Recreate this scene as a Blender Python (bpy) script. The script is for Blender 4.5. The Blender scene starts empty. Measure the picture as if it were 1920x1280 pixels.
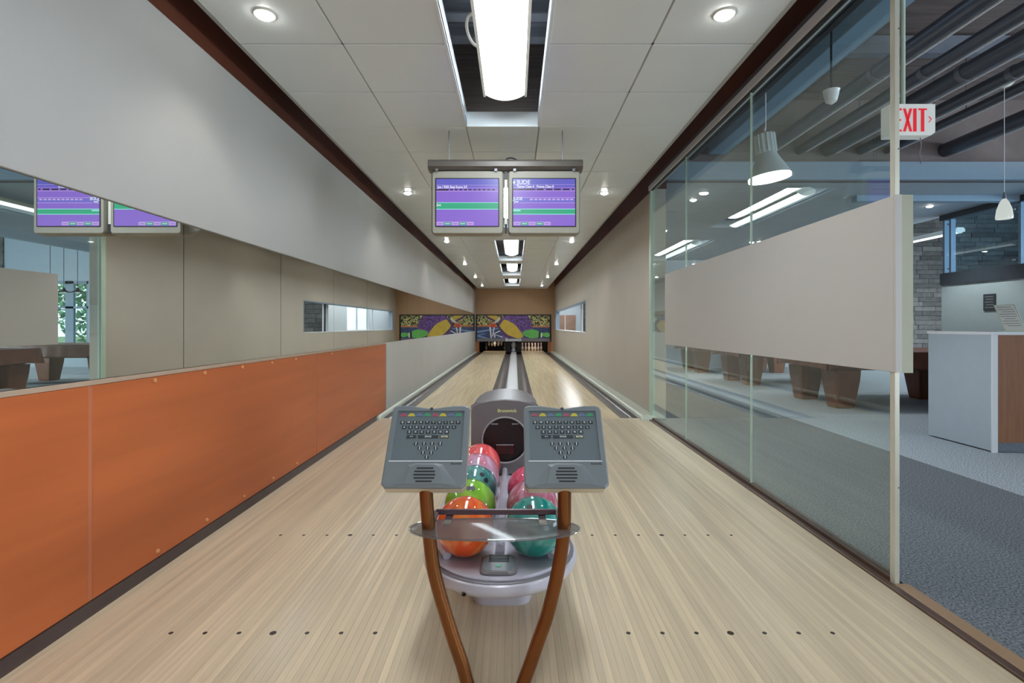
import bpy, bmesh, math, random
from mathutils import Vector, Matrix
random.seed(7)
SC = bpy.context.scene
COL = SC.collection
PI = math.pi
H = 1.19                      # camera height above the floor
CX = -0.05                    # axis of the pair of lanes
# ------------------------------------------------------------------ camera
cd = bpy.data.cameras.new('camera'); cam = bpy.data.objects.new('camera', cd); COL.objects.link(cam)
cam.location = (0, 0, H); cam.rotation_euler = (PI/2, 0, 0)
cd.sensor_width = 36; cd.lens = 36*955/1920; cd.clip_start = .02; cd.clip_end = 300
cd.shift_x = -5/1920; cd.shift_y = -29/1920
SC.camera = cam
# ------------------------------------------------------------------ world, exposure
w = bpy.data.worlds.new('sky'); SC.world = w; w.use_nodes = True
bg = w.node_tree.nodes['Background']; bg.inputs[0].default_value = (.72, .86, 1, 1); bg.inputs[1].default_value = 2.6
SC.view_settings.view_transform = 'Standard'; SC.view_settings.look = 'None'
SC.view_settings.exposure = 0.0; SC.view_settings.gamma = 1
SC.view_settings.use_curve_mapping = False
SC.cycles.use_denoising = True
SC.cycles.max_bounces = 9; SC.cycles.diffuse_bounces = 4; SC.cycles.glossy_bounces = 6
SC.cycles.transparent_max_bounces = 16
SC.cycles.sample_clamp_indirect = 6.0
SC.cycles.caustics_reflective = False; SC.cycles.caustics_refractive = False
L_LINEAR = 20.0               # radiance of the fluorescent diffusers
W_SPOT = 13.0                 # each recessed downlight
def light(name, kind, loc, energy, color=(1, 1, 1), rot=(0, 0, 0), parent=None, **kw):
    l = bpy.data.lights.new(name, kind); l.energy = energy; l.color = color
    for k, v in kw.items(): setattr(l, k, v)
    o = bpy.data.objects.new(name, l); COL.objects.link(o); o.rotation_euler = rot
    if parent is not None:
        o.parent = parent; o.location = Vector(loc) - ORG[parent.name]
    else: o.location = loc
    return o
ORG = {}
# daylight entering through the lounge's big side windows (openings in wall_lounge_side)
light('window_daylight', 'AREA', (14.8, 3.4, 1.75), 1350, (.80, .91, 1), (0, PI/2, 0), shape='RECTANGLE', size=2.4, size_y=8.5)
# two added fill lamps in front of the solid rear wall
light('lounge_rear_fill', 'AREA', (6.5, -3.8, 1.7), 230, (.82, .92, 1), (PI/2, 0, 0), shape='RECTANGLE', size=5.0, size_y=2.4)
light('approach_rear_fill', 'AREA', (0.0, -3.75, 1.6), 18, (.90, .97, 1), (PI/2, 0, 0), shape='RECTANGLE', size=3.0, size_y=2.2)

# ------------------------------------------------------------------ materials
def C(r, g, b): 
    f = lambda c: c/12.92 if c <= .04045 else ((c+.055)/1.055)**2.4
    return (f(r/255), f(g/255), f(b/255), 1)
MATS = {}
def mat(name, col, rough=.5, metal=0., var=0., scale=8., stretch=(1, 1, 1), bump=0., bscale=200., rnd=0., spec=.5, coat=0., emit=None, es=1., detail=3.):
    m = bpy.data.materials.new(name); m.use_nodes = True; MATS[name] = m
    nt = m.node_tree; N = nt.nodes; Lk = nt.links; b = N['Principled BSDF']
    b.inputs['Base Color'].default_value = col; b.inputs['Roughness'].default_value = rough
    b.inputs['Metallic'].default_value = metal; b.inputs['Specular IOR Level'].default_value = spec
    b.inputs['Coat Weight'].default_value = coat; b.inputs['Coat Roughness'].default_value = .08
    if emit: b.inputs['Emission Color'].default_value = emit; b.inputs['Emission Strength'].default_value = es
    tc = N.new('ShaderNodeTexCoord'); mp = N.new('ShaderNodeMapping'); mp.inputs['Scale'].default_value = stretch
    Lk.new(tc.outputs['Object'], mp.inputs['Vector']); vec = mp.outputs[0]
    oi = N.new('ShaderNodeObjectInfo')
    if rnd:
        ad = N.new('ShaderNodeVectorMath'); ad.operation = 'MULTIPLY_ADD'
        cb = N.new('ShaderNodeCombineXYZ')
        for k in range(3): Lk.new(oi.outputs['Random'], cb.inputs[k])
        Lk.new(cb.outputs[0], ad.inputs[0]); ad.inputs[1].default_value = (37, 53, 71); Lk.new(vec, ad.inputs[2]); vec = ad.outputs[0]
    if var or rnd:
        n = N.new('ShaderNodeTexNoise'); n.inputs['Scale'].default_value = scale; n.inputs['Detail'].default_value = detail
        Lk.new(vec, n.inputs['Vector'])
        r = N.new('ShaderNodeMapRange'); r.inputs[1].default_value = .3; r.inputs[2].default_value = .7
        r.inputs[3].default_value = 1-var; r.inputs[4].default_value = 1+var
        Lk.new(n.outputs[0], r.inputs[0]); val = r.outputs[0]
        if rnd:
            r2 = N.new('ShaderNodeMapRange'); r2.inputs[3].default_value = 1-rnd; r2.inputs[4].default_value = 1+rnd
            Lk.new(oi.outputs['Random'], r2.inputs[0])
            mu = N.new('ShaderNodeMath'); mu.operation = 'MULTIPLY'; Lk.new(val, mu.inputs[0]); Lk.new(r2.outputs[0], mu.inputs[1]); val = mu.outputs[0]
        h = N.new('ShaderNodeHueSaturation'); h.inputs['Color'].default_value = col; Lk.new(val, h.inputs['Value'])
        Lk.new(h.outputs[0], b.inputs['Base Color'])
    if bump:
        n2 = N.new('ShaderNodeTexNoise'); n2.inputs['Scale'].default_value = bscale; Lk.new(vec, n2.inputs['Vector'])
        bp = N.new('ShaderNodeBump'); bp.inputs['Strength'].default_value = bump; bp.inputs['Distance'].default_value = .004
        Lk.new(n2.outputs[0], bp.inputs['Height']); Lk.new(bp.outputs[0], b.inputs['Normal'])
    return m
def emis(name, col, s=1.):
    m = bpy.data.materials.new(name); m.use_nodes = True; MATS[name] = m
    nt = m.node_tree; b = nt.nodes['Principled BSDF']
    b.inputs['Base Color'].default_value = (.02, .02, .02, 1); b.inputs['Roughness'].default_value = .25
    b.inputs['Emission Color'].default_value = col; b.inputs['Emission Strength'].default_value = s
    return m
def glassmat(name, tint, refl=.04, rmax=.85, rough=0.):
    m = bpy.data.materials.new(name); m.use_nodes = True; MATS[name] = m
    nt = m.node_tree; N = nt.nodes; Lk = nt.links
    N.remove(N['Principled BSDF']); out = N['Material Output']
    tr = N.new('ShaderNodeBsdfTransparent'); tr.inputs[0].default_value = tint
    gl = N.new('ShaderNodeBsdfGlossy'); gl.inputs['Roughness'].default_value = rough; gl.inputs[0].default_value = (.95, 1, .98, 1)
    lw = N.new('ShaderNodeLayerWeight'); lw.inputs[0].default_value = .5
    p = N.new('ShaderNodeMath'); p.operation = 'POWER'; p.inputs[1].default_value = 4.5; Lk.new(lw.outputs['Facing'], p.inputs[0])
    ma = N.new('ShaderNodeMath'); ma.operation = 'MULTIPLY_ADD'; ma.inputs[1].default_value = rmax; ma.inputs[2].default_value = refl; Lk.new(p.outputs[0], ma.inputs[0])
    mx = N.new('ShaderNodeMixShader'); Lk.new(ma.outputs[0], mx.inputs[0]); Lk.new(tr.outputs[0], mx.inputs[1]); Lk.new(gl.outputs[0], mx.inputs[2])
    Lk.new(mx.outputs[0], out.inputs[0]); return m

mat('maple_board', C(214, 196, 166), .30, var=.11, scale=2.2, stretch=(14, .7, 1), rnd=.10, bump=.02, bscale=60, detail=6)
mat('board_gap', C(70, 55, 42), .8)
mat('dot', C(45, 34, 28), .5)
mat('laminate_orange', C(186, 98, 52), .38, var=.09, scale=2.0, stretch=(1, .35, 5.5), rnd=.03, detail=8)
mat('laminate_joint', C(190, 112, 80), .4)
mat('screw_cap', C(214, 152, 104), .35, var=.05)
mat('ledge', C(176, 152, 132), .4, var=.04)
mat('base_dark', C(74, 60, 56), .35, var=.1)
mat('vinyl_left', C(162, 159, 155), .55, var=.025, scale=1.5, bump=.10, bscale=350)
mat('vinyl_lower', C(188, 187, 185), .5, var=.03, scale=2, bump=.1, bscale=350)
mat('vinyl_right', C(193, 184, 172), .55, var=.03, scale=1.2, bump=.1, bscale=350)
mat('tan_wall', C(180, 144, 110), .6, var=.04, scale=1)
mat('brown_band', C(90, 50, 37), .3, var=.35, scale=1.1, stretch=(1, .5, 1))
mat('tile', C(234, 243, 248), .24, var=.012, scale=3, rnd=.012, bump=.05, bscale=500)
mat('grid', C(168, 170, 166), .5)
mat('white_metal', C(225, 224, 214), .4, var=.02)
mat('deck_dark', C(112, 100, 98), .7, var=.25, scale=2, stretch=(1, 12, 1))
mat('joist', C(120, 126, 138), .5, var=.2, scale=3)
m = bpy.data.materials.new('mirror'); m.use_nodes = True; MATS['mirror'] = m
b = m.node_tree.nodes['Principled BSDF']; b.inputs['Metallic'].default_value = 1; b.inputs['Roughness'].default_value = 0.0; b.inputs['Base Color'].default_value = (.86, .90, .88, 1)
emis('diffuser', (.90, .98, 1.04, 1), L_LINEAR)
emis('lamp_disc', (1, .96, .88, 1), 40)
emis('cool_diffuser', (.93, .98, 1, 1), 1.6)
mat('chrome', C(200, 200, 200), .15, 1)
glassmat('glass', (.92, .96, .945, 1), .06, .8)
glassmat('tray_glass', (.86, .88, .90, 1), .06, .6)
m = glassmat('tray_frosted', (.62, .62, .64, 1), .04, .25, .15); nt = m.node_tree; N = nt.nodes; Lk = nt.links
df = N.new('ShaderNodeBsdfTranslucent'); df.inputs[0].default_value = C(206, 200, 202); d2 = N.new('ShaderNodeBsdfDiffuse'); d2.inputs[0].default_value = C(196, 192, 196)
m1 = N.new('ShaderNodeMixShader'); m1.inputs[0].default_value = .5; Lk.new(df.outputs[0], m1.inputs[1]); Lk.new(d2.outputs[0], m1.inputs[2])
m2 = N.new('ShaderNodeMixShader'); m2.inputs[0].default_value = .26; o_ = N['Material Output']; Lk.new(o_.inputs[0].links[0].from_socket, m2.inputs[1]); Lk.new(m1.outputs[0], m2.inputs[2]); Lk.new(m2.outputs[0], o_.inputs[0])
glassmat('guard_glass', (.74, .87, .94, 1), .05, .7)
mat('glass_edge', C(196, 214, 196), .3, var=.03)
mat('alu', C(206, 205, 190), .38, .25, var=.04)
mat('alu_grey', C(122, 122, 128), .4, .4)
mat('alu_bright', C(226, 229, 234), .4)
mat('black', C(22, 20, 22), .45)
mat('sill_brown', C(84, 62, 50), .4, var=.2, scale=4, stretch=(1, .3, 1))
mat('wood_trim', C(158, 128, 98), .4, var=.12, scale=5, stretch=(1, .2, 1))
mat('panel_film', C(198, 196, 192), .5, var=.012, scale=1.5, bump=.03, bscale=400)
mat('panel_end', C(176, 178, 158), .5, var=.08, scale=6, stretch=(1, 1, .3))
# lane: boards painted by object X
def lane_mat():
    m = mat('lane_wood', C(214, 184, 140), .22); nt = m.node_tree; N = nt.nodes; Lk = nt.links; b = N['Principled BSDF']
    tc = N.new('ShaderNodeTexCoord'); sx = N.new('ShaderNodeSeparateXYZ'); Lk.new(tc.outputs['Object'], sx.inputs[0])
    mu = N.new('ShaderNodeMath'); mu.operation = 'MULTIPLY'; mu.inputs[1].default_value = 1/.027; Lk.new(sx.outputs[0], mu.inputs[0])
    fl = N.new('ShaderNodeMath'); fl.operation = 'FLOOR'; Lk.new(mu.outputs[0], fl.inputs[0])
    my = N.new('ShaderNodeMath'); my.operation = 'MULTIPLY'; my.inputs[1].default_value = .4; Lk.new(sx.outputs[1], my.inputs[0])
    cb = N.new('ShaderNodeCombineXYZ'); Lk.new(fl.outputs[0], cb.inputs[0]); Lk.new(my.outputs[0], cb.inputs[1])
    wn = N.new('ShaderNodeTexNoise'); wn.inputs['Scale'].default_value = 1.7; wn.inputs['Detail'].default_value = 1; Lk.new(cb.outputs[0], wn.inputs['Vector'])
    r = N.new('ShaderNodeMapRange'); r.inputs[1].default_value = .3; r.inputs[2].default_value = .7; r.inputs[3].default_value = .88; r.inputs[4].default_value = 1.1; Lk.new(wn.outputs[0], r.inputs[0])
    h = N.new('ShaderNodeHueSaturation'); h.inputs['Color'].default_value = C(230, 208, 170); Lk.new(r.outputs[0], h.inputs['Value']); Lk.new(h.outputs[0], b.inputs['Base Color'])
lane_mat()
mat('gutter', C(104, 100, 100), .22, var=.12, scale=3, stretch=(6, .3, 1))
mat('division', C(200, 200, 202), .35, var=.03)
mat('cap_rail', C(206, 210, 196), .35, var=.03)
mat('ret_body', C(186, 184, 196), .28, var=.03, coat=.3)
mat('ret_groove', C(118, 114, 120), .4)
mat('hood', C(108, 104, 106), .4, var=.05, bump=.05, bscale=500)
mat('hood_rim', C(150, 148, 150), .35)
mat('tunnel', C(22, 8, 7), .35, var=.4, scale=12)
mat('tunnel_red', C(58, 14, 10), .3, var=.3, scale=20)
mat('text_yellow', C(214, 214, 150), .5)
mat('console', C(114, 122, 127), .38, var=.03, bump=.03, bscale=700)
mat('console_back', C(208, 198, 178), .4)
mat('keypad', C(100, 112, 118), .35)
mat('key', C(46, 54, 58), .4)
mat('key_enter', C(96, 92, 58), .4)
mat('ink_white', C(215, 220, 220), .5)
mat('ink_dark', C(52, 56, 62), .5)
for n_, c_ in (('red', C(168, 84, 108)), ('yellow', C(196, 186, 70)), ('blue', C(104, 116, 152)), ('green', C(62, 152, 108))): mat('blob_'+n_, c_, .4)
mat('bronze', C(128, 82, 48), .27, .9, var=.08, scale=6)
mat('bar_purple', C(92, 70, 76), .35, .3)
def ballmat(n, c1, c2, sc=7):
    m = mat(n, c1, .08, coat=.6); nt = m.node_tree; N = nt.nodes; Lk = nt.links; b = N['Principled BSDF']
    tc = N.new('ShaderNodeTexCoord'); no = N.new('ShaderNodeTexNoise'); no.inputs['Scale'].default_value = sc; no.inputs['Detail'].default_value = 4; no.inputs['Distortion'].default_value = 1.6
    Lk.new(tc.outputs['Object'], no.inputs['Vector']); cr = N.new('ShaderNodeValToRGB'); cr.color_ramp.elements[0].color = c1; cr.color_ramp.elements[1].color = c2
    cr.color_ramp.elements[0].position = .42; cr.color_ramp.elements[1].position = .62
    Lk.new(no.outputs[0], cr.inputs[0]); Lk.new(cr.outputs[0], b.inputs['Base Color'])
ballmat('ball_orange', C(228, 82, 22), C(240, 138, 70)); ballmat('ball_green', C(112, 178, 44), C(160, 208, 84))
ballmat('ball_teal', C(44, 116, 118), C(110, 160, 158), 10); ballmat('ball_lilac', C(196, 120, 140), C(196, 176, 204))
ballmat('ball_red', C(214, 66, 74), C(232, 128, 124)); ballmat('ball_sea', C(20, 128, 120), C(88, 162, 156)); ballmat('ball_mauve', C(176, 92, 112), C(206, 160, 180), 9)
ballmat('ball_pink', C(208, 60, 96), C(226, 118, 146))
mat('pin', C(240, 234, 222), .25); mat('pin_red', C(190, 30, 34), .3)
mat('pit_black', C(20, 14, 13), .7); mat('kick_wood', C(168, 104, 58), .45, var=.12, scale=5); mat('pit_red', C(70, 18, 16), .5)
mat('monitor', C(152, 148, 136), .45, var=.03, bump=.03, bscale=500); mat('monitor_bar', C(96, 90, 84), .35, .2, var=.08)
def scr(n, r, g, bb, s=.95): emis('scr_'+n, C(r, g, bb), s)
scr('purple', 136, 100, 208); scr('blue', 92, 90, 194); scr('green', 40, 170, 128); scr('mint', 150, 222, 222); scr('lilac', 196, 160, 228); scr('white', 215, 220, 240); scr('black', 28, 26, 60); scr('band', 112, 104, 206); scr('glare', 172, 160, 214)
mat('carpet', C(112, 114, 120), .95, var=.7, scale=105, bump=.5, bscale=200, detail=1.5)
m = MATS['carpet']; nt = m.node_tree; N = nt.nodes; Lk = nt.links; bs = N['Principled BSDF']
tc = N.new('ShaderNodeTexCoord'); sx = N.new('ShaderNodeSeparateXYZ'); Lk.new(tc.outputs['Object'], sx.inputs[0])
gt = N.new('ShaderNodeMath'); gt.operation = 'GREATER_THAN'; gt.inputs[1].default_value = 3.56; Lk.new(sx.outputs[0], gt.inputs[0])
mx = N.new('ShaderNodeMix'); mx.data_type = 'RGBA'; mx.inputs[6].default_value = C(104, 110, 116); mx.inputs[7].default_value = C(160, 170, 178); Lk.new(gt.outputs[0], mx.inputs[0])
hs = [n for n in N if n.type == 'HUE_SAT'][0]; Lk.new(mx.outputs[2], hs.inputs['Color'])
mat('table_wood', C(124, 68, 34), .4, var=.15, scale=4, stretch=(3, 3, .6)); mat('cover', C(112, 62, 42), .38, var=.2, scale=5, bump=.2, bscale=20)
mat('cover_top', C(150, 120, 112), .4)
mat('frosted', C(172, 184, 194), .42, var=.02); mat('desk_white', C(226, 228, 232), .35); mat('desk_wood', C(142, 96, 66), .4, var=.14, scale=5, stretch=(6, 1, .5), detail=6); mat('toe_kick', C(110, 118, 130), .6, var=.15, scale=50)
mat('paper', C(232, 234, 232), .6); mat('paper_ink', C(150, 156, 160), .6); mat('plaque', C(58, 66, 70), .5)
mat('half_wall', C(172, 190, 192), .6, var=.02); mat('dark_band', C(58, 66, 74), .35, var=.1); mat('blue_white', C(138, 156, 172), .5, var=.02); mat('blue_grey', C(178, 190, 200), .55, var=.03)
mat('lounge_ceiling', C(168, 178, 186), .6, var=.03); mat('stone', C(104, 104, 102), .85, var=.2, scale=9, rnd=.35, bump=.5, bscale=40); mat('mortar', C(60, 60, 60), .9)
mat('duct', C(96, 100, 108), .35, .6, var=.15, scale=3, stretch=(1, .2, 1)); mat('beam_blue', C(124, 152, 176), .5, var=.08, scale=2); mat('dark_pipe', C(44, 46, 52), .4, .3)
mat('lamp_grey', C(196, 206, 210), .35, .1); emis('lamp_glow', (1, .98, .92, 1), 6); emis('pendant_glow', (.92, 1, .94, 1), .6)
mat('exit_white', C(214, 216, 212), .4, emit=C(214, 216, 212), es=.25); emis('exit_red', C(218, 26, 44), .9)
mat('plaster', C(196, 204, 208), .6, var=.02); mat('brown_poster', C(158, 124, 104), .6, var=.2, scale=1.5)
mat('leaf', C(70, 118, 52), .5, var=.5, scale=3, rnd=.2); mat('leaf_pale', C(120, 168, 120), .5, var=.4, scale=3); mat('bark', C(84, 66, 50), .8, var=.2); mat('lawn', C(104, 130, 80), .9, var=.2, scale=2)
mat('mur_dark', C(46, 32, 44), .45); mat('mur_purple', C(98, 60, 116), .45, var=.5, scale=16, detail=5); mat('mur_yellow', C(212, 180, 66), .4, var=.1, scale=4); mat('mur_shadow', C(92, 60, 104), .4)
mat('mur_green', C(104, 186, 92), .4, var=.1, scale=4); mat('mur_blue', C(58, 74, 116), .45, var=.25, scale=4); mat('mur_sky', C(120, 150, 196), .45); mat('mur_white', C(222, 226, 232), .45); mat('mur_orange', C(206, 128, 84), .45); mat('mur_red', C(214, 74, 48), .45)
def confetti(nm_, cols_, sc_):
    m = mat(nm_, C(150, 140, 80), .45); nt = m.node_tree; N = nt.nodes; Lk = nt.links; b = N['Principled BSDF']
    tc = N.new('ShaderNodeTexCoord'); v = N.new('ShaderNodeTexNoise'); v.inputs['Scale'].default_value = sc_; v.inputs['Detail'].default_value = 1.5; v.inputs['Distortion'].default_value = 3; Lk.new(tc.outputs['Object'], v.inputs['Vector'])
    cr = N.new('ShaderNodeValToRGB'); cr.color_ramp.elements[0].color = cols_[0]; cr.color_ramp.elements[1].color = cols_[1]; cr.color_ramp.elements[0].position = .47; cr.color_ramp.elements[1].position = .53
    e = cr.color_ramp.elements.new(.64); e.color = cols_[2]; e = cr.color_ramp.elements.new(.60); e.color = cols_[1]
    Lk.new(v.outputs[0], cr.inputs[0]); Lk.new(cr.outputs[0], b.inputs['Base Color'])
confetti('mur_confetti', (C(40, 40, 30), C(228, 214, 140), C(104, 158, 92)), 5.5)
confetti('mur_ball', (C(76, 46, 84), C(132, 92, 186), C(98, 60, 116)), 6.5)

# ------------------------------------------------------------------ mesh helpers
def box(bm, x0, x1, y0, y1, z0, z1, bev=0., seg=1):
    r = bmesh.ops.create_cube(bm, size=1.0)
    for v in r['verts']:
        v.co = Vector((x0+(v.co.x+.5)*(x1-x0), y0+(v.co.y+.5)*(y1-y0), z0+(v.co.z+.5)*(z1-z0)))
    if bev:
        es = list({e for v in r['verts'] for e in v.link_edges})
        bmesh.ops.bevel(bm, geom=es, offset=bev, segments=seg, affect='EDGES', profile=.5)
    return bm
def BX(*a, **k): return box(bmesh.new(), *a, **k)
def cyl(bm, p, axis, r, h, seg=24, r2=None):
    mt = Matrix.Translation(Vector(p)) @ Vector((0, 0, 1)).rotation_difference(Vector(axis)).to_matrix().to_4x4() @ Matrix.Translation((0, 0, h/2))
    bmesh.ops.create_cone(bm, cap_ends=True, segments=seg, radius1=r, radius2=r if r2 is None else r2, depth=h, matrix=mt); return bm
def lathe(bm, prof, c=(0, 0, 0), seg=32, cap=True):
    rings = []
    for (r, z) in prof:
        rings.append([bm.verts.new((c[0]+r*math.cos(2*PI*k/seg), c[1]+r*math.sin(2*PI*k/seg), c[2]+z)) for k in range(seg)])
    for a, b in zip(rings, rings[1:]):
        for k in range(seg): bm.faces.new((a[k], a[(k+1) % seg], b[(k+1) % seg], b[k]))
    if cap:
        bm.faces.new(rings[0][::-1]); bm.faces.new(rings[-1])
    return bm
def tube(bm, pts, r, seg=12):
    pts = [Vector(p) for p in pts]; rings = []; up = None
    for i, p in enumerate(pts):
        t = (pts[min(i+1, len(pts)-1)]-pts[max(i-1, 0)]).normalized()
        if up is None: up = Vector((0, 1, 0)) if abs(t.y) < .9 else Vector((1, 0, 0))
        a = t.cross(up).normalized(); b = a.cross(t).normalized(); up = b
        rings.append([bm.verts.new(p+r*(math.cos(2*PI*k/seg)*a+math.sin(2*PI*k/seg)*b)) for k in range(seg)])
    for a, b in zip(rings, rings[1:]):
        for k in range(seg): bm.faces.new((a[k], a[(k+1) % seg], b[(k+1) % seg], b[k]))
    bm.faces.new(rings[0][::-1]); bm.faces.new(rings[-1]); return bm
def smooth_path(pts, n=6):
    P = [Vector(p) for p in pts]; out = []
    for i in range(len(P)-1):
        p0, p1, p2, p3 = P[max(i-1, 0)], P[i], P[i+1], P[min(i+2, len(P)-1)]
        for k in range(n):
            t = k/n
            out.append(.5*((2*p1)+(-p0+p2)*t+(2*p0-5*p1+4*p2-p3)*t*t+(-p0+3*p1-3*p2+p3)*t**3))
    return out+[P[-1]]
def loft(bm, rings, caps=True):
    R = [[bm.verts.new(p) for p in r] for r in rings]; n = len(R[0])
    for a, b in zip(R, R[1:]):
        for k in range(n): bm.faces.new((a[k], a[(k+1) % n], b[(k+1) % n], b[k]))
    if caps: bm.faces.new(R[0][::-1]); bm.faces.new(R[-1])
    return bm
def prism(bm, poly, axis, a, b):
    f = {'x': lambda p, t: (t, p[0], p[1]), 'y': lambda p, t: (p[0], t, p[1]), 'z': lambda p, t: (p[0], p[1], t)}[axis]
    return loft(bm, [[f(p, a) for p in poly], [f(p, b) for p in poly]])
def rrect(w, h, r, n=5, cx=0, cy=0):
    out = []
    for (sx, sy, a0) in ((1, 1, 0), (-1, 1, 90), (-1, -1, 180), (1, -1, 270)):
        for k in range(n+1):
            a = math.radians(a0+90*k/n); out.append((cx+sx*(w/2-r)+r*math.cos(a), cy+sy*(h/2-r)+r*math.sin(a)))
    return out
def mesh(name, bm, m, smooth=False, recalc=True):
    if recalc: bmesh.ops.recalc_face_normals(bm, faces=bm.faces)
    me = bpy.data.meshes.new(name); bm.to_mesh(me); bm.free()
    me.materials.append(MATS[m])
    if smooth:
        me.polygons.foreach_set('use_smooth', [True]*len(me.polygons)); me.set_sharp_from_angle(angle=math.radians(38))
    return me
def obj(name, bm, m, parent=None, smooth=False, local=False):
    """bm is in world coordinates (or in its root's own, with local=True)"""
    if parent is not None and not local: bmesh.ops.translate(bm, verts=bm.verts, vec=-ORG[parent.name])
    o = bpy.data.objects.new(name, mesh(name, bm, m, smooth)); COL.objects.link(o)
    ORG[o.name] = Vector((0, 0, 0)) if parent is None else ORG[parent.name]
    o.parent = parent; return o
def piece(name, me, loc, parent, rot=None, scale=None):
    """one alike piece: shares mesh data; loc in world coordinates"""
    o = bpy.data.objects.new(name, me); COL.objects.link(o); o.parent = parent
    o.location = Vector(loc)-ORG[parent.name]; ORG[o.name] = Vector(loc)
    if rot: o.rotation_euler = rot
    if scale: o.scale = scale
    return o
def thing(name, label, cat, loc=(0, 0, 0), group=None, rot=None):
    o = bpy.data.objects.new(name, None); COL.objects.link(o); o.location = loc; o.empty_display_size = .1
    ORG[o.name] = Vector(loc)
    if rot: o.rotation_euler = rot
    o['label'] = label; o['category'] = cat
    if group: o['group'] = group
    return o
def tag(o, label, cat, group=None):
    o['label'] = label; o['category'] = cat
    if group: o['group'] = group
    return o
def struct(name, bm, m, label=None, cat=None):
    o = obj(name, bm, m); o['kind'] = 'structure'
    if label: o['label'] = label
    if cat: o['category'] = cat
    return o
def copy_tree(o, parent=None):
    c = o.copy(); COL.objects.link(c); c.parent = parent
    ORG[c.name] = ORG[o.name].copy()
    for ch in list(o.children): copy_tree(ch, c)
    return c
def text_bm(s, size, depth=.0006, bold=0., shear=0.):
    cu = bpy.data.curves.new('lettering', 'FONT'); cu.body = s; cu.size = size; cu.extrude = depth; cu.align_x = 'CENTER'; cu.align_y = 'CENTER'
    cu.resolution_u = 3; cu.offset = bold; cu.shear = shear
    ob = bpy.data.objects.new('lettering_source', cu); COL.objects.link(ob)
    bpy.context.view_layer.update()
    me = bpy.data.meshes.new_from_object(ob.evaluated_get(bpy.context.evaluated_depsgraph_get()))
    bm = bmesh.new(); bm.from_mesh(me)
    bpy.data.objects.remove(ob); bpy.data.curves.remove(cu); bpy.data.meshes.remove(me)
    return bm
FACE_CAM = Matrix.Rotation(PI/2, 4, 'X')     # text plane XY -> XZ, reading from -Y
def text_at(s, size, p, bold=0., sx=1., depth=.0006):
    bm = text_bm(s, size, depth, bold); bmesh.ops.transform(bm, matrix=Matrix.Translation(Vector(p)) @ FACE_CAM @ Matrix.Diagonal((sx, 1, 1, 1)), verts=bm.verts); return bm

# ================================================================== SETTING: bowling hall
YN, YF, YE = -4.0, 6.58, 22.9        # near end, foul line, end wall
XL, XR = -1.756, 1.755
floor = struct('floor', BX(-1.95, 1.72, YN, YF, -.12, -.014), 'board_gap', 'pale maple board floor of the bowling approach', 'floor')
bw = .0264
bme = mesh('board', BX(-bw/2+.0002, bw/2-.0002, 0, YF-YN, -.014, 0, bev=.0004), 'maple_board')
x = -1.752
while x < 1.70-bw/2:
    piece('board', bme, (x+bw/2, YN, 0), floor); x += bw
dme = mesh('approach_dot', cyl(bmesh.new(), (0, 0, 0), (0, 0, 1), .0085, .0008, 16), 'dot')
for cx in (CX-.887, CX+.887):
    for y in (1.975, 2.90):
        for k in range(-3, 4):
            piece('approach_dot', dme, (cx+k*.132, y, 0), floor, scale=(1.5, 1.5, 1) if k == 0 else None)
# lanes, gutters, division, caps
for s, tx in ((-1, 'left'), (1, 'right')):
    lane = obj('bowling_lane', BX(min(CX+s*.36, CX+s*1.414), max(CX+s*.36, CX+s*1.414), YF, 25.6, -.1, 0), 'lane_wood')
    tag(lane, 'polished maple bowling lane beside the ' + ('mirrored wall' if s < 0 else 'wall with the long window'), 'bowling lane', 'bowling lanes')
    for a, b_, wh in ((.12, .36, 'next to the pale centre strip'), (1.414, 1.65, 'along the ' + ('mirrored wall' if s < 0 else 'windowed wall'))):
        if wh.startswith('next'): wh += ', ' + ('mirrored wall' if s < 0 else 'windowed wall') + ' side'
        n = 12; c = (a+b_)/2; hw = (b_-a)/2
        outer = [(CX+s*(c-hw*math.cos(PI*k/n)), -.002-.075*math.sin(PI*k/n)) for k in range(n+1)]
        low = [(CX+s*b_, -.1), (CX+s*a, -.1)]
        g = obj('gutter', prism(bmesh.new(), outer+low, 'y', YF, 24.4), 'gutter', smooth=True)
        tag(g, 'dark grey half-round bowling gutter ' + wh, 'gutter', 'lane gutters')
    wall = XL if s < 0 else 1.79
    e = CX+s*1.65; pr = [(e, 0), (e, .03), (e+s*.012, .05), (e+s*.03, .058), (e+s*.05, .05), (wall-s*.004, .05), (wall-s*.004, -.1), (e, -.1)]
    bm = loft(bmesh.new(), [[(px, y, pz*f) for px, pz in pr] for y, f in ((YF-.16, .25), (YF-.145, .62), (YF-.12, .85), (YF-.07, 1), (YE-.01, 1))])
    tag(obj('capping_rail', bm, 'cap_rail', smooth=True), 'pale rounded capping rail at the foot of the ' + ('mirrored wall' if s < 0 else 'windowed wall'), 'rail', 'lane capping rails')
pr = [(CX-.12, -.1), (CX-.12, 0), (CX-.10, .018), (CX, .024), (CX+.10, .018), (CX+.12, 0), (CX+.12, -.1)]
tag(obj('division_cap', prism(bmesh.new(), pr, 'y', YF, 24.2), 'division', smooth=True), 'pale grey strip running between the two lanes', 'divider')
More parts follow.
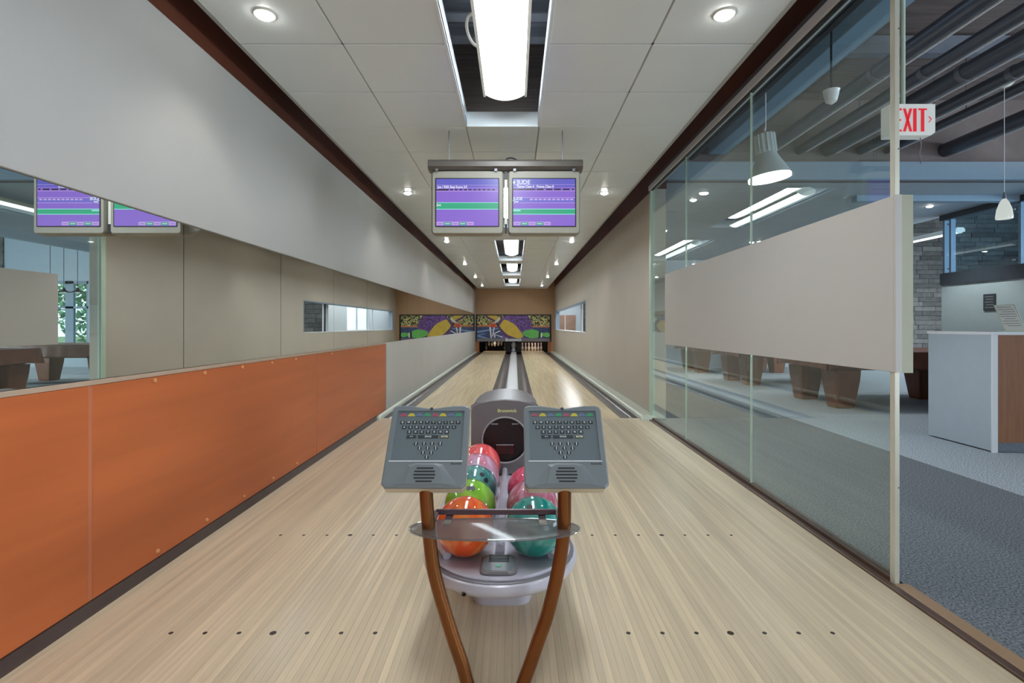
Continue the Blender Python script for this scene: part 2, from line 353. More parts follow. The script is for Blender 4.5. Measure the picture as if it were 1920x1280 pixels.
# ---- left wall
wl = struct('wall_left', BX(-1.98, -1.80, YN, YE, -.1, 3.9), 'brown_band', 'side wall with orange laminate panels, mirror band and pale vinyl above', 'wall')
smesh = mesh('screw', lathe(bmesh.new(), [(.011, 0), (.011, .004), (.008, .008), (.001, .009)], seg=14), 'screw_cap', smooth=True)
segs = [(-2.72, -.31), (-.29, 2.10), (2.12, 4.50), (4.52, 6.93)]
for i, (a, b_) in enumerate(segs):
    p = obj('laminate_panel', BX(-1.80, XL, a, b_, .052, .944, bev=.002), 'laminate_orange', wl)
    y = 2.083 - .4*12
    while y < b_-.05:
        if y > a+.02:
            piece('screw', smesh, (XL, y, .925), p, rot=(0, PI/2, 0))
            if abs(y-2.083) > .05: piece('screw', smesh, (XL, y+.02, .085), p, rot=(0, PI/2, 0))
        y += .4
for y in (-.30, 2.11, 4.51): obj('joint_strip', BX(-1.80, XL-.003, y-.011, y+.011, .052, .944), 'laminate_joint', wl)
obj('ledge', BX(-1.80, XL+.004, -2.8, 6.94, .944, .964, bev=.002), 'ledge', wl)
obj('lower_vinyl_panel', BX(-1.80, XL-.006, 6.94, YE, -.1, .964), 'vinyl_lower', wl)
obj('edge_strip', BX(-1.80, XL+.004, 6.93, 6.955, 0, .944), 'vinyl_left', wl)
y = 2.72-1.13*4
while y < YE-.2:
    y1 = min(y+1.13, YE-.16)
    obj('mirror_pane', BX(-1.80, XL-.012, y+.002, y1-.002, .966, 1.738), 'mirror', wl); y += 1.13
obj('upper_vinyl_panel', BX(-1.80, XL, YN, YE-.12, 1.736, 2.75, bev=.003), 'vinyl_left', wl)
obj('mirror_end_strip', BX(-1.80, XL+.002, YE-.16, YE-.10, .964, 2.70), 'vinyl_lower', wl)
bl = struct('baseboard_left', prism(bmesh.new(), [(-1.80, 0), (-1.735, 0), (-1.735, .012), (-1.75, .05), (-1.80, .052)], 'y', YN, 6.6), 'base_dark', 'dark brown baseboard under the orange panels', 'baseboard')
# ---- right wall with long window
z0, z1, ya, yb = 1.03, 1.836, 12.85, 22.2
bm = bmesh.new(); X0, X1 = 1.79, 1.95
box(bm, X0, X1, YF-.01, ya, -.1, 2.956); box(bm, X0, X1, yb, YE, -.1, 2.956); box(bm, X0, X1, ya, yb, -.1, z0); box(bm, X0, X1, ya, yb, z1, 2.956)
wr = struct('wall_right', bm, 'vinyl_right', 'beige side wall with a long low window', 'wall')
win = struct('window_1', BX(X0-.008, X1+.01, ya, yb, z0-.02, z0+.004), 'desk_white', 'long low interior window in the beige wall', 'window')
for a, b_, c, d in ((ya, yb, z1-.02, z1+.012), (ya-.012, ya+.02, z0, z1), (yb-.02, yb+.012, z0, z1)):
    obj('window_frame', BX(X0-.006, X1+.008, a, b_, c, d), 'blue_white', win)
for y in (14.55, 19.6): obj('mullion', BX(1.925, 1.95, y-.03, y+.03, z0, z1-.02), 'desk_white', win)
struct('trim_1', BX(1.775, 1.95, YF-.04, YE, 2.956, 3.9), 'brown_band', 'dark brown band above the beige windowed wall', 'trim')
struct('trim_2', BX(1.775, 1.86, YN, YF-.04, 3.03, 3.9), 'brown_band', 'dark brown band above the glass partition', 'trim')
# ---- end wall, pit
bm = BX(-1.98, 1.95, YE, YE+.1, 1.69, 3.9); box(bm, 1.635, 1.95, YE, YE+.1, -.1, 1.69); box(bm, -1.98, -1.748, YE, YE+.1, -.1, 1.69)
struct('wall_end', bm, 'tan_wall', 'tan wall above the lane mural', 'wall')
bm = bmesh.new(); box(bm, -1.98, 1.95, 25.75, 25.8, -.15, 1.8); box(bm, -1.98, 1.95, YE+.1, 25.8, 1.2, 1.25); box(bm, -1.98, -1.76, YE+.1, 25.8, -.15, 1.25); box(bm, 1.69, 1.95, YE+.1, 25.8, -.15, 1.25); box(bm, -1.98, 1.95, 24.6, 25.8, -.3, -.12)
pit = struct('wall_pit', bm, 'pit_black', 'black pin pit behind the mural', 'wall')
for x0, x1 in ((-1.74, -1.60), (1.50, 1.66)):
    obj('kickback', BX(x0, x1, YE+.02, YE+.16, 0.0, .50), 'kick_wood', pit)
for s in (-1, 1):
    a, b_ = sorted((CX+s*.13, CX+s*.345)); obj('centre_kickback', BX(a, b_, YE+.1, 25.7, 0, .5), 'pit_black', pit)
    obj('pit_cushion', BX(min(CX+s*.36, CX+s*1.41), max(CX+s*.36, CX+s*1.41), 25.64, 25.7, -.1, .6), 'pit_red', pit)
tag(obj('ball_door', lathe(bmesh.new(), [(.10, 0), (.115, .05), (.075, .14), (.11, .20), (.13, .36), (.05, .42)], (CX, YE+.35, .028), 16), 'division', smooth=True), 'pale ball return door standing between the pin decks', 'ball door')
light('pit_lamp', 'AREA', (CX-.9, 23.6, 1.05), 9, (1, .86, .74), (math.radians(35), 0, 0), shape='RECTANGLE', size=1.0, size_y=.1)
light('pit_lamp', 'AREA', (CX+.9, 23.6, 1.05), 9, (1, .86, .74), (math.radians(35), 0, 0), shape='RECTANGLE', size=1.0, size_y=.1)
# ---- ceiling
ZC = H+1.678
colx = [-1.642, -1.025, -.412, .205, .822, 1.440]
rows = [3.035+.627*k for k in range(-11, 32)]
rows = [r for r in rows if r < YE]; rows.append(YE)
openings = [(-9, -5), (-2, 2), (5, 9), (11, 16), (17, 22), (24, 29)]
def is_open(k): return any(a <= k < b_ for a, b_ in openings)
bm = bmesh.new()
for x in (colx[1], colx[2], colx[3], colx[4]): box(bm, x-.012, x+.012, rows[0], YE, ZC+.004, ZC+.03)
for r in rows[1:-1]:
    k = round((r-3.035)/.627)
    if is_open(k) and is_open(k-1): box(bm, colx[0], colx[2]+.01, r-.012, r+.012, ZC+.004, ZC+.03); box(bm, colx[3]-.01, colx[5], r-.012, r+.012, ZC+.004, ZC+.03)
    else: box(bm, colx[0], colx[5], r-.012, r+.012, ZC+.004, ZC+.03)
box(bm, colx[0]-.012, colx[0]+.014, rows[0], YE, ZC-.003, ZC+.035); box(bm, colx[5]-.014, colx[5]+.012, rows[0], YE, ZC-.003, ZC+.035)
ceil = struct('ceiling', bm, 'grid', 'suspended white tile ceiling over the lanes', 'ceiling')
tme = mesh('ceiling_tile', BX(-.3035, .3035, -.3085, .3085, 0, .016, bev=.003), 'tile')
for i in range(5):
    for j in range(len(rows)-1):
        if i == 2 and is_open(round((rows[j]-3.035)/.627)): continue
        L = rows[j+1]-rows[j]
        piece('ceiling_tile', tme, ((colx[i]+colx[i+1])/2, (rows[j]+rows[j+1])/2, ZC), ceil, scale=(1, L/.627, 1))
for a, b_ in openings:
    ya_, yb_ = 3.035+.627*a, 3.035+.627*b_
    for q in ((colx[2]-.004, colx[2]+.012, ya_, yb_), (colx[3]-.012, colx[3]+.004, ya_, yb_), (colx[2], colx[3], ya_, ya_+.014), (colx[2], colx[3], yb_-.014, yb_)):
        obj('opening_frame', BX(*q, ZC-.004, ZC+.12), 'tile', ceil)
struct('ceiling_deck', BX(-1.98, 1.95, YN, YE+.1, 3.88, 3.95), 'deck_dark', 'dark corrugated deck above the tile ceiling', 'ceiling')
for y, jl in ((3.72, 'crossing the slot above the approach, on the console side'), (4.02, 'crossing the slot above the approach, on the monitor side'), (12.5, 'crossing the slot over the middle of the lanes'), (16.4, 'crossing the second slot from the mural'), (20.8, 'crossing the slot nearest the mural')):
    tag(obj('steel_joist', prism(bmesh.new(), [(y-.05, 3.44), (y+.05, 3.44), (y+.05, 3.455), (y+.008, 3.455), (y+.008, 3.545), (y+.05, 3.545), (y+.05, 3.56), (y-.05, 3.56), (y-.05, 3.545), (y-.008, 3.545), (y-.008, 3.455), (y-.05, 3.455)], 'x', -1.79, 1.77), 'joist'), 'grey steel joist ' + jl, 'joist', 'joists above the ceiling slots')
# ---- glass partition (right, near)
wp = struct('wall_partition', BX(1.738, 1.762, 2.33, 2.36, 0, 3.03, bev=.002), 'alu', 'frameless glass partition with aluminium post and header', 'wall')
ZG = 2.918
for a, b_ in ((6.50, 5.215), (5.205, 3.782), (3.772, 2.36)):
    obj('glass_pane', BX(1.749, 1.761, b_, a, .03, ZG), 'glass', wp)
for y in (5.21, 3.777): obj('joint_seal', BX(1.748, 1.762, y-.0035, y+.0035, .03, ZG), 'glass_edge', wp)
obj('end_channel', BX(1.735, 1.79, 6.50, 6.568, 0, ZG), 'glass_edge', wp)
obj('header_track', BX(1.735, 1.80, YN, 6.57, 2.985, 3.03), 'alu_grey', wp)
obj('header_strip', BX(1.725, 1.80, YN, 6.57, 2.930, 2.985), 'alu_bright', wp)
obj('header_gasket', BX(1.742, 1.77, YN, 6.57, ZG, 2.930), 'black', wp)
obj('sill_channel', BX(1.735, 1.785, 2.36, 6.57, 0, .03), 'sill_brown', wp)
for z in (.45, 1.1, 2.0, 2.55):
    obj('screw', cyl(bmesh.new(), (1.756, 2.3305, z), (0, -1, 0), .003, .002, 10), 'ink_dark', wp)
struct('trim_3', BX(1.70, 1.735, YN, 6.57, -.1, .012, bev=.003), 'sill_brown', 'dark wood strip along the foot of the glass', 'trim')
struct('trim_4', BX(1.735, 1.80, YN, 2.33, -.1, .014, bev=.003), 'wood_trim', 'pale wood threshold in the doorway', 'trim')
struct('wall_rear', BX(-1.98, 15, YN-.1, YN, -.1, 4.4), 'plaster', 'pale wall behind the approach', 'wall')
# privacy panels on the glass
tag(obj('privacy_panel', BX(1.734, 1.747, 2.33, 5.88, .978, 1.788, bev=.002), 'panel_film'), 'off-white band panel fixed on the lane side of the glass partition', 'panel')
obj('panel_return', BX(1.734, 1.7615, 2.316, 2.3295, .978, 1.788), 'panel_film', bpy.data.objects['privacy_panel'])
pp = tag(obj('privacy_panel', BX(1.768, 1.826, 2.345, 5.87, .975, 1.792, bev=.003), 'panel_film'), 'thick off-white panel fixed on the lounge side of the glass partition', 'panel')
obj('panel_end_cap', BX(1.768, 1.827, 2.335, 2.345, .975, 1.792), 'panel_end', pp)

# ================================================================== SETTING: lounge beyond the glass
YB, XS, ZL = 14.8, 15.0, 3.10
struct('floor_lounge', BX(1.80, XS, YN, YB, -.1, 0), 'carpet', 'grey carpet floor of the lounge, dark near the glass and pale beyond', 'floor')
bm = bmesh.new(); box(bm, XS, XS+.15, YN, -.8, -.1, 5.1); box(bm, XS, XS+.15, 7.6, YB, -.1, 5.1); box(bm, XS, XS+.15, -.8, 7.6, -.1, .5); box(bm, XS, XS+.15, -.8, 7.6, 3.0, 5.1)
struct('wall_lounge_side', bm, 'plaster', 'pale lounge wall with a wide daylight window', 'wall')
# back wall with window
wx0, wx1, wz0, wz1 = 8.85, 11.2, .55, 2.5
bm = bmesh.new(); box(bm, 1.95, wx0, YB, YB+.2, -.1, 5.1); box(bm, wx1, XS+.1, YB, YB+.2, -.1, 5.1); box(bm, wx0, wx1, YB, YB+.2, -.1, wz0); box(bm, wx0, wx1, YB, YB+.2, wz1, 5.1)
wb = struct('wall_lounge_back', bm, 'blue_grey', 'grey back wall of the lounge with stone cladding and a garden window', 'wall')
obj('mortar_panel', BX(11.3, XS, YB-.012, YB, 0, 5.0), 'mortar', wb)
obj('mortar_panel', BX(1.96, 3.5, YB-.012, YB, .85, 2.45), 'mortar', wb)
sme = [mesh('stone_block', BX(-.296, .296, -.02-.008*k, 0, -.0635, .0635, bev=.004), 'stone') for k in range(3)]
for x0, x1, za, zb in ((11.3, XS, .02, 4.98), (1.98, 3.45, .88, 2.4)):
    r = 0; z = za+.067
    while z < zb-.03:
        x = x0+.3-random.uniform(.05, .55)
        while x < x1+.29:
            lo, hi = max(x-.298, x0), min(x+.298, x1)
            if hi-lo > .05: piece('stone_block', sme[random.randrange(3)], ((lo+hi)/2, YB-.012, z), wb, scale=((hi-lo)/.596, 1, 1))
            x += .6
        z += .1335; r += 1
w2 = struct('window_2', BX(wx0, wx1, YB-.03, YB+.22, wz0-.03, wz0+.01), 'desk_white', 'tall garden window at the back of the lounge', 'window')
for a, b_, c, d in ((wx0-.01, wx0+.09, wz0, wz1), (wx1-.09, wx1+.01, wz0, wz1), (wx0, wx1, wz1-.08, wz1+.01), (9.32, 9.56, wz0, wz1), (10.3, 10.42, wz0, wz1), (wx0, wx1, 1.7, 1.76)):
    obj('window_frame', BX(a, b_, YB+.04, YB+.12, c, d), 'blue_white', w2)
for a, b_ in ((wx0+.09, 9.32), (9.56, 10.3), (10.42, wx1-.09)): obj('window_pane', BX(a, b_, YB+.07, YB+.078, wz0, wz1), 'glass', w2)
struct('ceiling_lounge_deck', BX(1.86, XS, YN, 6.68, 4.15, 4.3), 'deck_dark', 'dark open ceiling deck of the lounge', 'ceiling')
struct('ceiling_atrium', BX(7.4, XS, 6.80, YB, 5.0, 5.1), 'lounge_ceiling', 'high grey ceiling beyond the half wall', 'ceiling')
struct('wall_ceiling_step', BX(7.4, 7.5, 6.80, YB, ZL, 5.0), 'blue_grey', 'grey step between the low and the high lounge ceiling', 'wall')
struct('ceiling_lounge', BX(1.95, 7.4, 6.80, YB, ZL, ZL+.1), 'lounge_ceiling', 'low grey ceiling over the pool tables', 'ceiling')
struct('wall_bulkhead', BX(1.95, XS, 6.68, 6.80, ZL, 5.1), 'deck_dark', 'dark bulkhead above the low lounge ceiling', 'wall')
struct('trim_5', BX(1.95, XS, 6.62, 6.68, ZL-.005, H+2.135), 'blue_white', 'pale blue-white fascia at the edge of the low ceiling', 'trim')
struct('trim_6', BX(5.0, 7.4, 7.44, 7.56, H+1.825, ZL), 'blue_white', 'pale strip across the low ceiling above the desk', 'trim')
# half wall with glass guard
wh = struct('wall_half', BX(7.4, 7.6, 3.2, 8.83, 0, H+.70), 'half_wall', 'grey-green half wall with dark band and glass guard above', 'wall')
obj('band', BX(7.38, 7.6, 3.2, 8.84, H+.70, H+.907), 'dark_band', wh)
obj('guard_header', BX(7.38, 7.6, 3.2, 8.85, H+1.817, H+1.91), 'dark_band', wh)
for i, (a, b_) in enumerate(((8.80, 7.50), (7.47, 6.15), (6.12, 4.8))):
    gp = obj('guard_pane', BX(7.44, 7.456, b_, a, H+.907, H+1.817), 'guard_glass', wh)
    for yy in (a-.08, b_+.08):
        for zz in (H+.98, H+1.74): obj('standoff', cyl(bmesh.new(), (7.44, yy, zz), (-1, 0, 0), .018, .02, 12), 'chrome', gp)
for y in (8.81, 8.68, 7.485, 6.135): obj('guard_post', BX(7.42, 7.5, y-.02, y+.02, H+.907, H+1.817), 'beam_blue', wh)
# room behind the long window
struct('floor_corridor', BX(1.95, 4.0, YB+.2, 31, -.1, 0), 'division', 'pale floor of the corridor behind the long window', 'floor')
bm = bmesh.new(); box(bm, 4.0, 4.15, YB+.2, 22.9, -.1, 3.1); box(bm, 4.0, 4.15, 26.4, 31, -.1, 3.1); box(bm, 4.0, 4.15, 22.9, 26.4, -.1, 1.0); box(bm, 4.0, 4.15, 22.9, 26.4, 2.4, 3.1)
struct('wall_corridor_side', bm, 'plaster', 'pale corridor wall with a garden window', 'wall')
w3 = struct('window_3', BX(3.97, 4.17, 22.9, 26.4, .97, 1.01), 'desk_white', 'garden window in the corridor wall', 'window')
for a, b_, c, d in ((22.9, 23.0, 1.0, 2.4), (26.3, 26.4, 1.0, 2.4), (24.5, 24.58, 1.0, 2.4), (22.9, 26.4, 2.33, 2.4)): obj('window_frame', BX(4.04, 4.1, a, b_, c, d), 'desk_white', w3)
for a, b_ in ((23.0, 24.5), (24.58, 26.3)): obj('window_pane', BX(4.06, 4.068, a, b_, 1.0, 2.33), 'glass', w3)
struct('wall_corridor_end', BX(1.95, 4.15, 31, 31.15, -.1, 3.1), 'plaster', 'pale wall at the end of the corridor', 'wall')
struct('wall_corridor_left', BX(1.85, 1.95, YE, 31, -.1, 3.1), 'plaster', 'pale corridor wall backing the pin pit', 'wall')
struct('ceiling_corridor', BX(1.95, 4.15, YB+.2, 31, 3.1, 3.2), 'plaster', 'pale corridor ceiling', 'ceiling')
tag(obj('wall_board', BX(2.25, 3.7, 30.95, 30.99, .8, 1.85), 'brown_poster'), 'brown notice board on the corridor end wall', 'board')
light('corridor_fill', 'AREA', (3.0, 22.8, 3.05), 220, (.95, .98, 1), (0, 0, 0), shape='RECTANGLE', size=.6, size_y=15)  # added fill lamp brightening the corridor, no fixture there
# outdoors
g = struct('ground', BX(-40, 60, -40, 80, -.4, -.3), 'lawn', 'lawn outside the windows', 'ground')
def tree(loc, r, h, m, label, n=1500):
    t = thing('garden_tree', label, 'tree', loc, 'trees outside the windows')
    obj('trunk', lathe(bmesh.new(), [(.12, 0), (.09, h*.5), (.05, h*.9)], (loc[0], loc[1], loc[2]), 10), 'bark', t, smooth=True)
    bm = bmesh.new()
    for k in range(n):
        a, b_ = random.random()*2*PI, math.acos(random.uniform(-1, 1)); rr = r*random.random()**.4
        p = Vector(loc)+Vector((rr*math.sin(b_)*math.cos(a), rr*math.sin(b_)*math.sin(a), h*.62+rr*1.15*math.cos(b_)))
        u = Vector((random.gauss(0, 1), random.gauss(0, 1), random.gauss(0, 1))).normalized()*.13; v = u.cross(Vector((random.gauss(0, 1), random.gauss(0, 1), 1))).normalized()*.07
        bm.faces.new([bm.verts.new(q) for q in (p-u, p+v, p+u, p-v)])
    f = obj('foliage', bm, m, t); f['kind'] = 'stuff'
tree((9.4, 18.2, -.3), 1.3, 3.4, 'leaf', 'green leafy tree outside the lounge garden window')
tree((12.6, 19.8, -.3), 1.6, 4.0, 'leaf_pale', 'pale green tree standing further outside the lounge garden window')
tree((7.6, 25.6, -.3), 1.2, 3.4, 'leaf_pale', 'pale green tree outside the corridor window')
tree((5.4, 23.4, -.3), .7, 3.2, 'leaf', 'slim dark green tree close outside the corridor window')

# ================================================================== OBJECTS: balls return, consoles, balls
# ---- ball return
br = thing('ball_return', 'lavender-grey ball return with dark hood holding coloured bowling balls', 'ball return', (CX-.006, 2.4, 0))
bx = CX-.006
def outline(sc, n=22, front=1.685, wmax=.298):
    pts = []
    yc = 2.0
    for k in range(n+1):                       # front half ellipse, left to right
        a = PI+PI*k/n; pts.append((bx+sc*wmax*math.cos(a), yc+(yc-front)*math.sin(a)*(1-(1-sc)*.9)))
    for f, yy in ((.97, 2.12), (.88, 2.25), (.80, 2.42), (.78, 2.7), (.78, 2.96)): pts.append((bx+sc*wmax*f, yy))
    for f, yy in ((.78, 2.96), (.78, 2.7), (.80, 2.42), (.88, 2.25), (.97, 2.12)): pts.append((bx-sc*wmax*f, yy))
    return pts
def ring(sc, z): return [(p[0], p[1], z) for p in outline(sc)]
obj('lower_shell', loft(bmesh.new(), [ring(.84, .268), ring(.95, .280), ring(.99, .294), ring(1, .308), ring(.985, .322), ring(.95, .328)]), 'ret_body', br, smooth=True)
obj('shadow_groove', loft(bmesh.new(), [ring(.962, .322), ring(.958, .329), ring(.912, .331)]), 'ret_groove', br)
obj('deck', loft(bmesh.new(), [ring(.905, .330), ring(.912, .336), ring(.895, .342), ring(.60, .3312)]), 'ret_body', br, smooth=True)
obj('centre_ridge', prism(bmesh.new(), [(bx-.02, .325), (bx-.012, .372), (bx, .378), (bx+.012, .372), (bx+.02, .325)], 'y', 1.90, 2.95), 'ret_body', br, smooth=True)
for s in (-1, 1):
    obj('side_rail', tube(bmesh.new(), smooth_path([(bx+s*.19, 1.86, .35), (bx+s*.245, 1.98, .385), (bx+s*.25, 2.2, .40), (bx+s*.245, 2.95, .40)]), .016, 10), 'ret_body', br, smooth=True)
obj('pedestal', loft(bmesh.new(), [[(bx+px, 2.42+py, z) for px, py in rrect(w_, .5, .06)] for z, w_ in ((0, .25), (.015, .262), (.268, .268))]), 'ret_body', br, smooth=True)
cp = obj('control_plate', loft(bmesh.new(), [[(bx+px, 1.805+py, z+.0) for px, py in rrect(w_, w_*1.12, .03)] for w_, z in ((.128, .334), (.130, .346), (.118, .352))]), 'hood', br, smooth=True)
obj('plate_face', loft(bmesh.new(), [[(bx+px, 1.805+py, z) for px, py in rrect(w_, w_*1.12, .026)] for w_, z in ((.112, .351), (.110, .3535))]), 'console', cp, smooth=True)
for k in range(5):
    obj('vent_slot', BX(bx-.036, bx+.036, 1.808+k*.0118, 1.8145+k*.0118, .353, .355), 'black', cp)
obj('reset_button', cyl(bmesh.new(), (bx, 1.778, .353), (0, 0, 1), .010, .002, 20), 'blob_green', cp)
obj('bolt', cyl(bmesh.new(), (bx-.115, 1.722, .292), (0, -1, -.4), .008, .012, 6), 'tunnel', br)
# hood
hd = obj('hood_shell', loft(bmesh.new(), [[(bx+sx_*.195*f, y, z) for sx_, z in ((-1, 0), (-1, .40), (-1, .66), (-.97, .722), (-.80, .742), (-.4, .757), (0, .762), (.4, .757), (.80, .742), (.97, .722), (1, .66), (1, .40), (1, 0))] for y, f in ((2.955, 1), (3.2, 1), (3.42, .94), (3.5, .8))]), 'hood', br, smooth=True)
bm = bmesh.new(); nseg = 48; hz, hr = .535, .128
outer = []
for k in range(nseg):
    a = 2*PI*k/nseg; dx, dz = math.cos(a), math.sin(a)
    t = min(.195/abs(dx) if abs(dx) > 1e-6 else 9, ((.762-.03*min(1, abs(dx))**2-hz)/dz if dz > 1e-6 else (hz-.34)/-dz if dz < -1e-6 else 9))
    outer.append((bx+dx*t, hz+dz*t))
inner = [(bx+hr*math.cos(2*PI*k/nseg), hz+hr*math.sin(2*PI*k/nseg)) for k in range(nseg)]
loft(bm, [[(p[0], 2.955, p[1]) for p in outer], [(p[0], 2.93, p[1]) for p in outer], [(p[0], 2.928, p[1]) for p in inner], [(p[0], 2.955, p[1]) for p in inner]], caps=False)
hf = obj('hood_face', bm, 'hood', br)
bm = bmesh.new(); tube(bm, [(bx+.131*math.cos(a), 2.926, hz+.131*math.sin(a)) for a in [2*PI*k/40 for k in range(41)]], .005, 8); obj('opening_rim', bm, 'hood_rim', hf, smooth=True)
bm = bmesh.new(); loft(bm, [[(bx+.126*math.cos(2*PI*k/24), y, hz+.126*math.sin(2*PI*k/24)) for k in range(24)] for y in (2.94, 2.9545)], caps=False); obj('tunnel_lip', bm, 'tunnel', hf)
obj('tunnel_back', cyl(bmesh.new(), (bx, 2.953, hz), (0, -1, 0), .126, .001, 32), 'tunnel', hf)
obj('red_reflection', BX(bx-.055, bx+.055, 2.944, 2.952, hz-.09, hz-.03, bev=.004), 'tunnel_red', hf)  # red block standing in for the reddish reflection inside the opening
for s in (-1, 1): obj('tunnel_bar', BX(bx+s*.06-.02, bx+s*.06+.02, 2.945, 2.951, hz+.085, hz+.092), 'hood_rim', hf)  # plain grey bars near the top of the opening
obj('top_trim', tube(bmesh.new(), [(bx+sx_*.195, 2.935, z) for sx_, z in ((-1, .70), (-.97, .724), (-.80, .744), (-.4, .759), (0, .764), (.4, .759), (.80, .744), (.97, .724), (1, .70))], .006, 8), 'hood_rim', br, smooth=True)
bm = text_at('Brunswick', .026, (bx+.012, 2.9265, .703), bold=.0006); obj('brand_lettering', bm, 'text_yellow', hf)
# ---- balls
def ball(x, y, m, label, hole=None):
    t = thing('bowling_ball', label, 'bowling ball', (x, y, .332), 'bowling balls on the return')
    bm = bmesh.new(); bmesh.ops.create_uvsphere(bm, u_segments=40, v_segments=24, radius=.1078, matrix=Matrix.Translation((x, y, .44)))
    o = obj('shell', bm, m, t, smooth=True)
    if hole:
        for (az, el) in hole:
            d = Vector((math.cos(el)*math.sin(az), -math.cos(el)*math.cos(az), math.sin(el)))
            obj('finger_hole', cyl(bmesh.new(), Vector((x, y, .44))+d*.1055, d, .0115, .0026, 16), 'black', t)
xl, xr = -.186, .074
ball(xl, 1.91, 'ball_orange', 'orange marbled bowling ball at the front of the return')
ball(xl, 2.127, 'ball_green', 'lime green bowling ball with two finger holes behind the orange ball', [(.0, 1.02), (.26, 1.0)])
ball(xl, 2.344, 'ball_teal', 'teal marbled bowling ball behind the lime green ball', [(.62, .88), (.72, .60)])
ball(xl, 2.561, 'ball_lilac', 'pearly pink bowling ball between the teal and the red ball')
ball(xl, 2.778, 'ball_red', 'translucent red bowling ball by the hood opening')
ball(xr, 1.91, 'ball_sea', 'sea green bowling ball at the front next to the orange ball', [(-.35, 1.0)])
ball(xr, 2.127, 'ball_mauve', 'mauve speckled bowling ball behind the sea green ball')
ball(xr, 2.344, 'ball_pink', 'bright pink bowling ball behind the mauve ball')
# ---- stand with two poles, tray, rail
st = thing('console_stand', 'bronze two-pole stand with oval glass tray in front of the ball return', 'stand', (bx, 1.6, 0))
lp = [(-.28, .72), (-.278, .649), (-.272, .568), (-.265, .495), (-.2547, .421), (-.236, .347), (-.215, .275), (-.1917, .2015), (-.166, .128), (-.15, .069), (-.13, .008)]
rp = [(.157, .72), (.157, .649), (.156, .568), (.149, .495), (.1367, .421), (.12, .347), (.1015, .275), (.0754, .2015), (.05, .128), (.0285, .069), (.008, .008)]
for P in (lp, rp): obj('pole', tube(bmesh.new(), smooth_path([(p[0], 1.605, p[1]) for p in P]), .0215, 18), 'bronze', st, smooth=True)
obj('base_plate', loft(bmesh.new(), [[(bx+px, 1.6+py, z) for px, py in rrect(.30, .12, .05)] for z in (0, .01)]), 'hood', st)
def tray_ring(sc, z):
    pts = []
    for k in range(40):
        a = 2*PI*k/40; c, s = math.cos(a), math.sin(a)
        pts.append((-.064+sc*.268*math.copysign(abs(c)**.8, c), 1.61+sc*(.098 if s < 0 else .075)*math.copysign(abs(s)**.9, s), z))
    return pts
tr = obj('glass_tray', loft(bmesh.new(), [tray_ring(.985, .550), tray_ring(1, .553), tray_ring(.985, .556)]), 'tray_frosted', st, smooth=True)
obj('tray_rim', tube(bmesh.new(), tray_ring(1, .553)+[tray_ring(1, .553)[0]], .0042, 8), 'tray_glass', tr, smooth=True)
obj('rail_bar', BX(-.262, .138, 1.690, 1.702, .563, .580, bev=.002), 'bar_purple', st)
for x in (-.25, -.13, .01, .125): obj('bolt', cyl(bmesh.new(), (x, 1.690, .574), (0, -1, 0), .0035, .003, 8), 'ink_dark', st)
for x in (-.215, .09): obj('tray_bracket', BX(x-.012, x+.012, 1.62, 1.70, .557, .563), 'chrome', st)
for P in (lp, rp): obj('tray_clamp', BX(P[2][0]-.02, P[2][0]+.02, 1.622, 1.70, .565, .575), 'bar_purple', st)
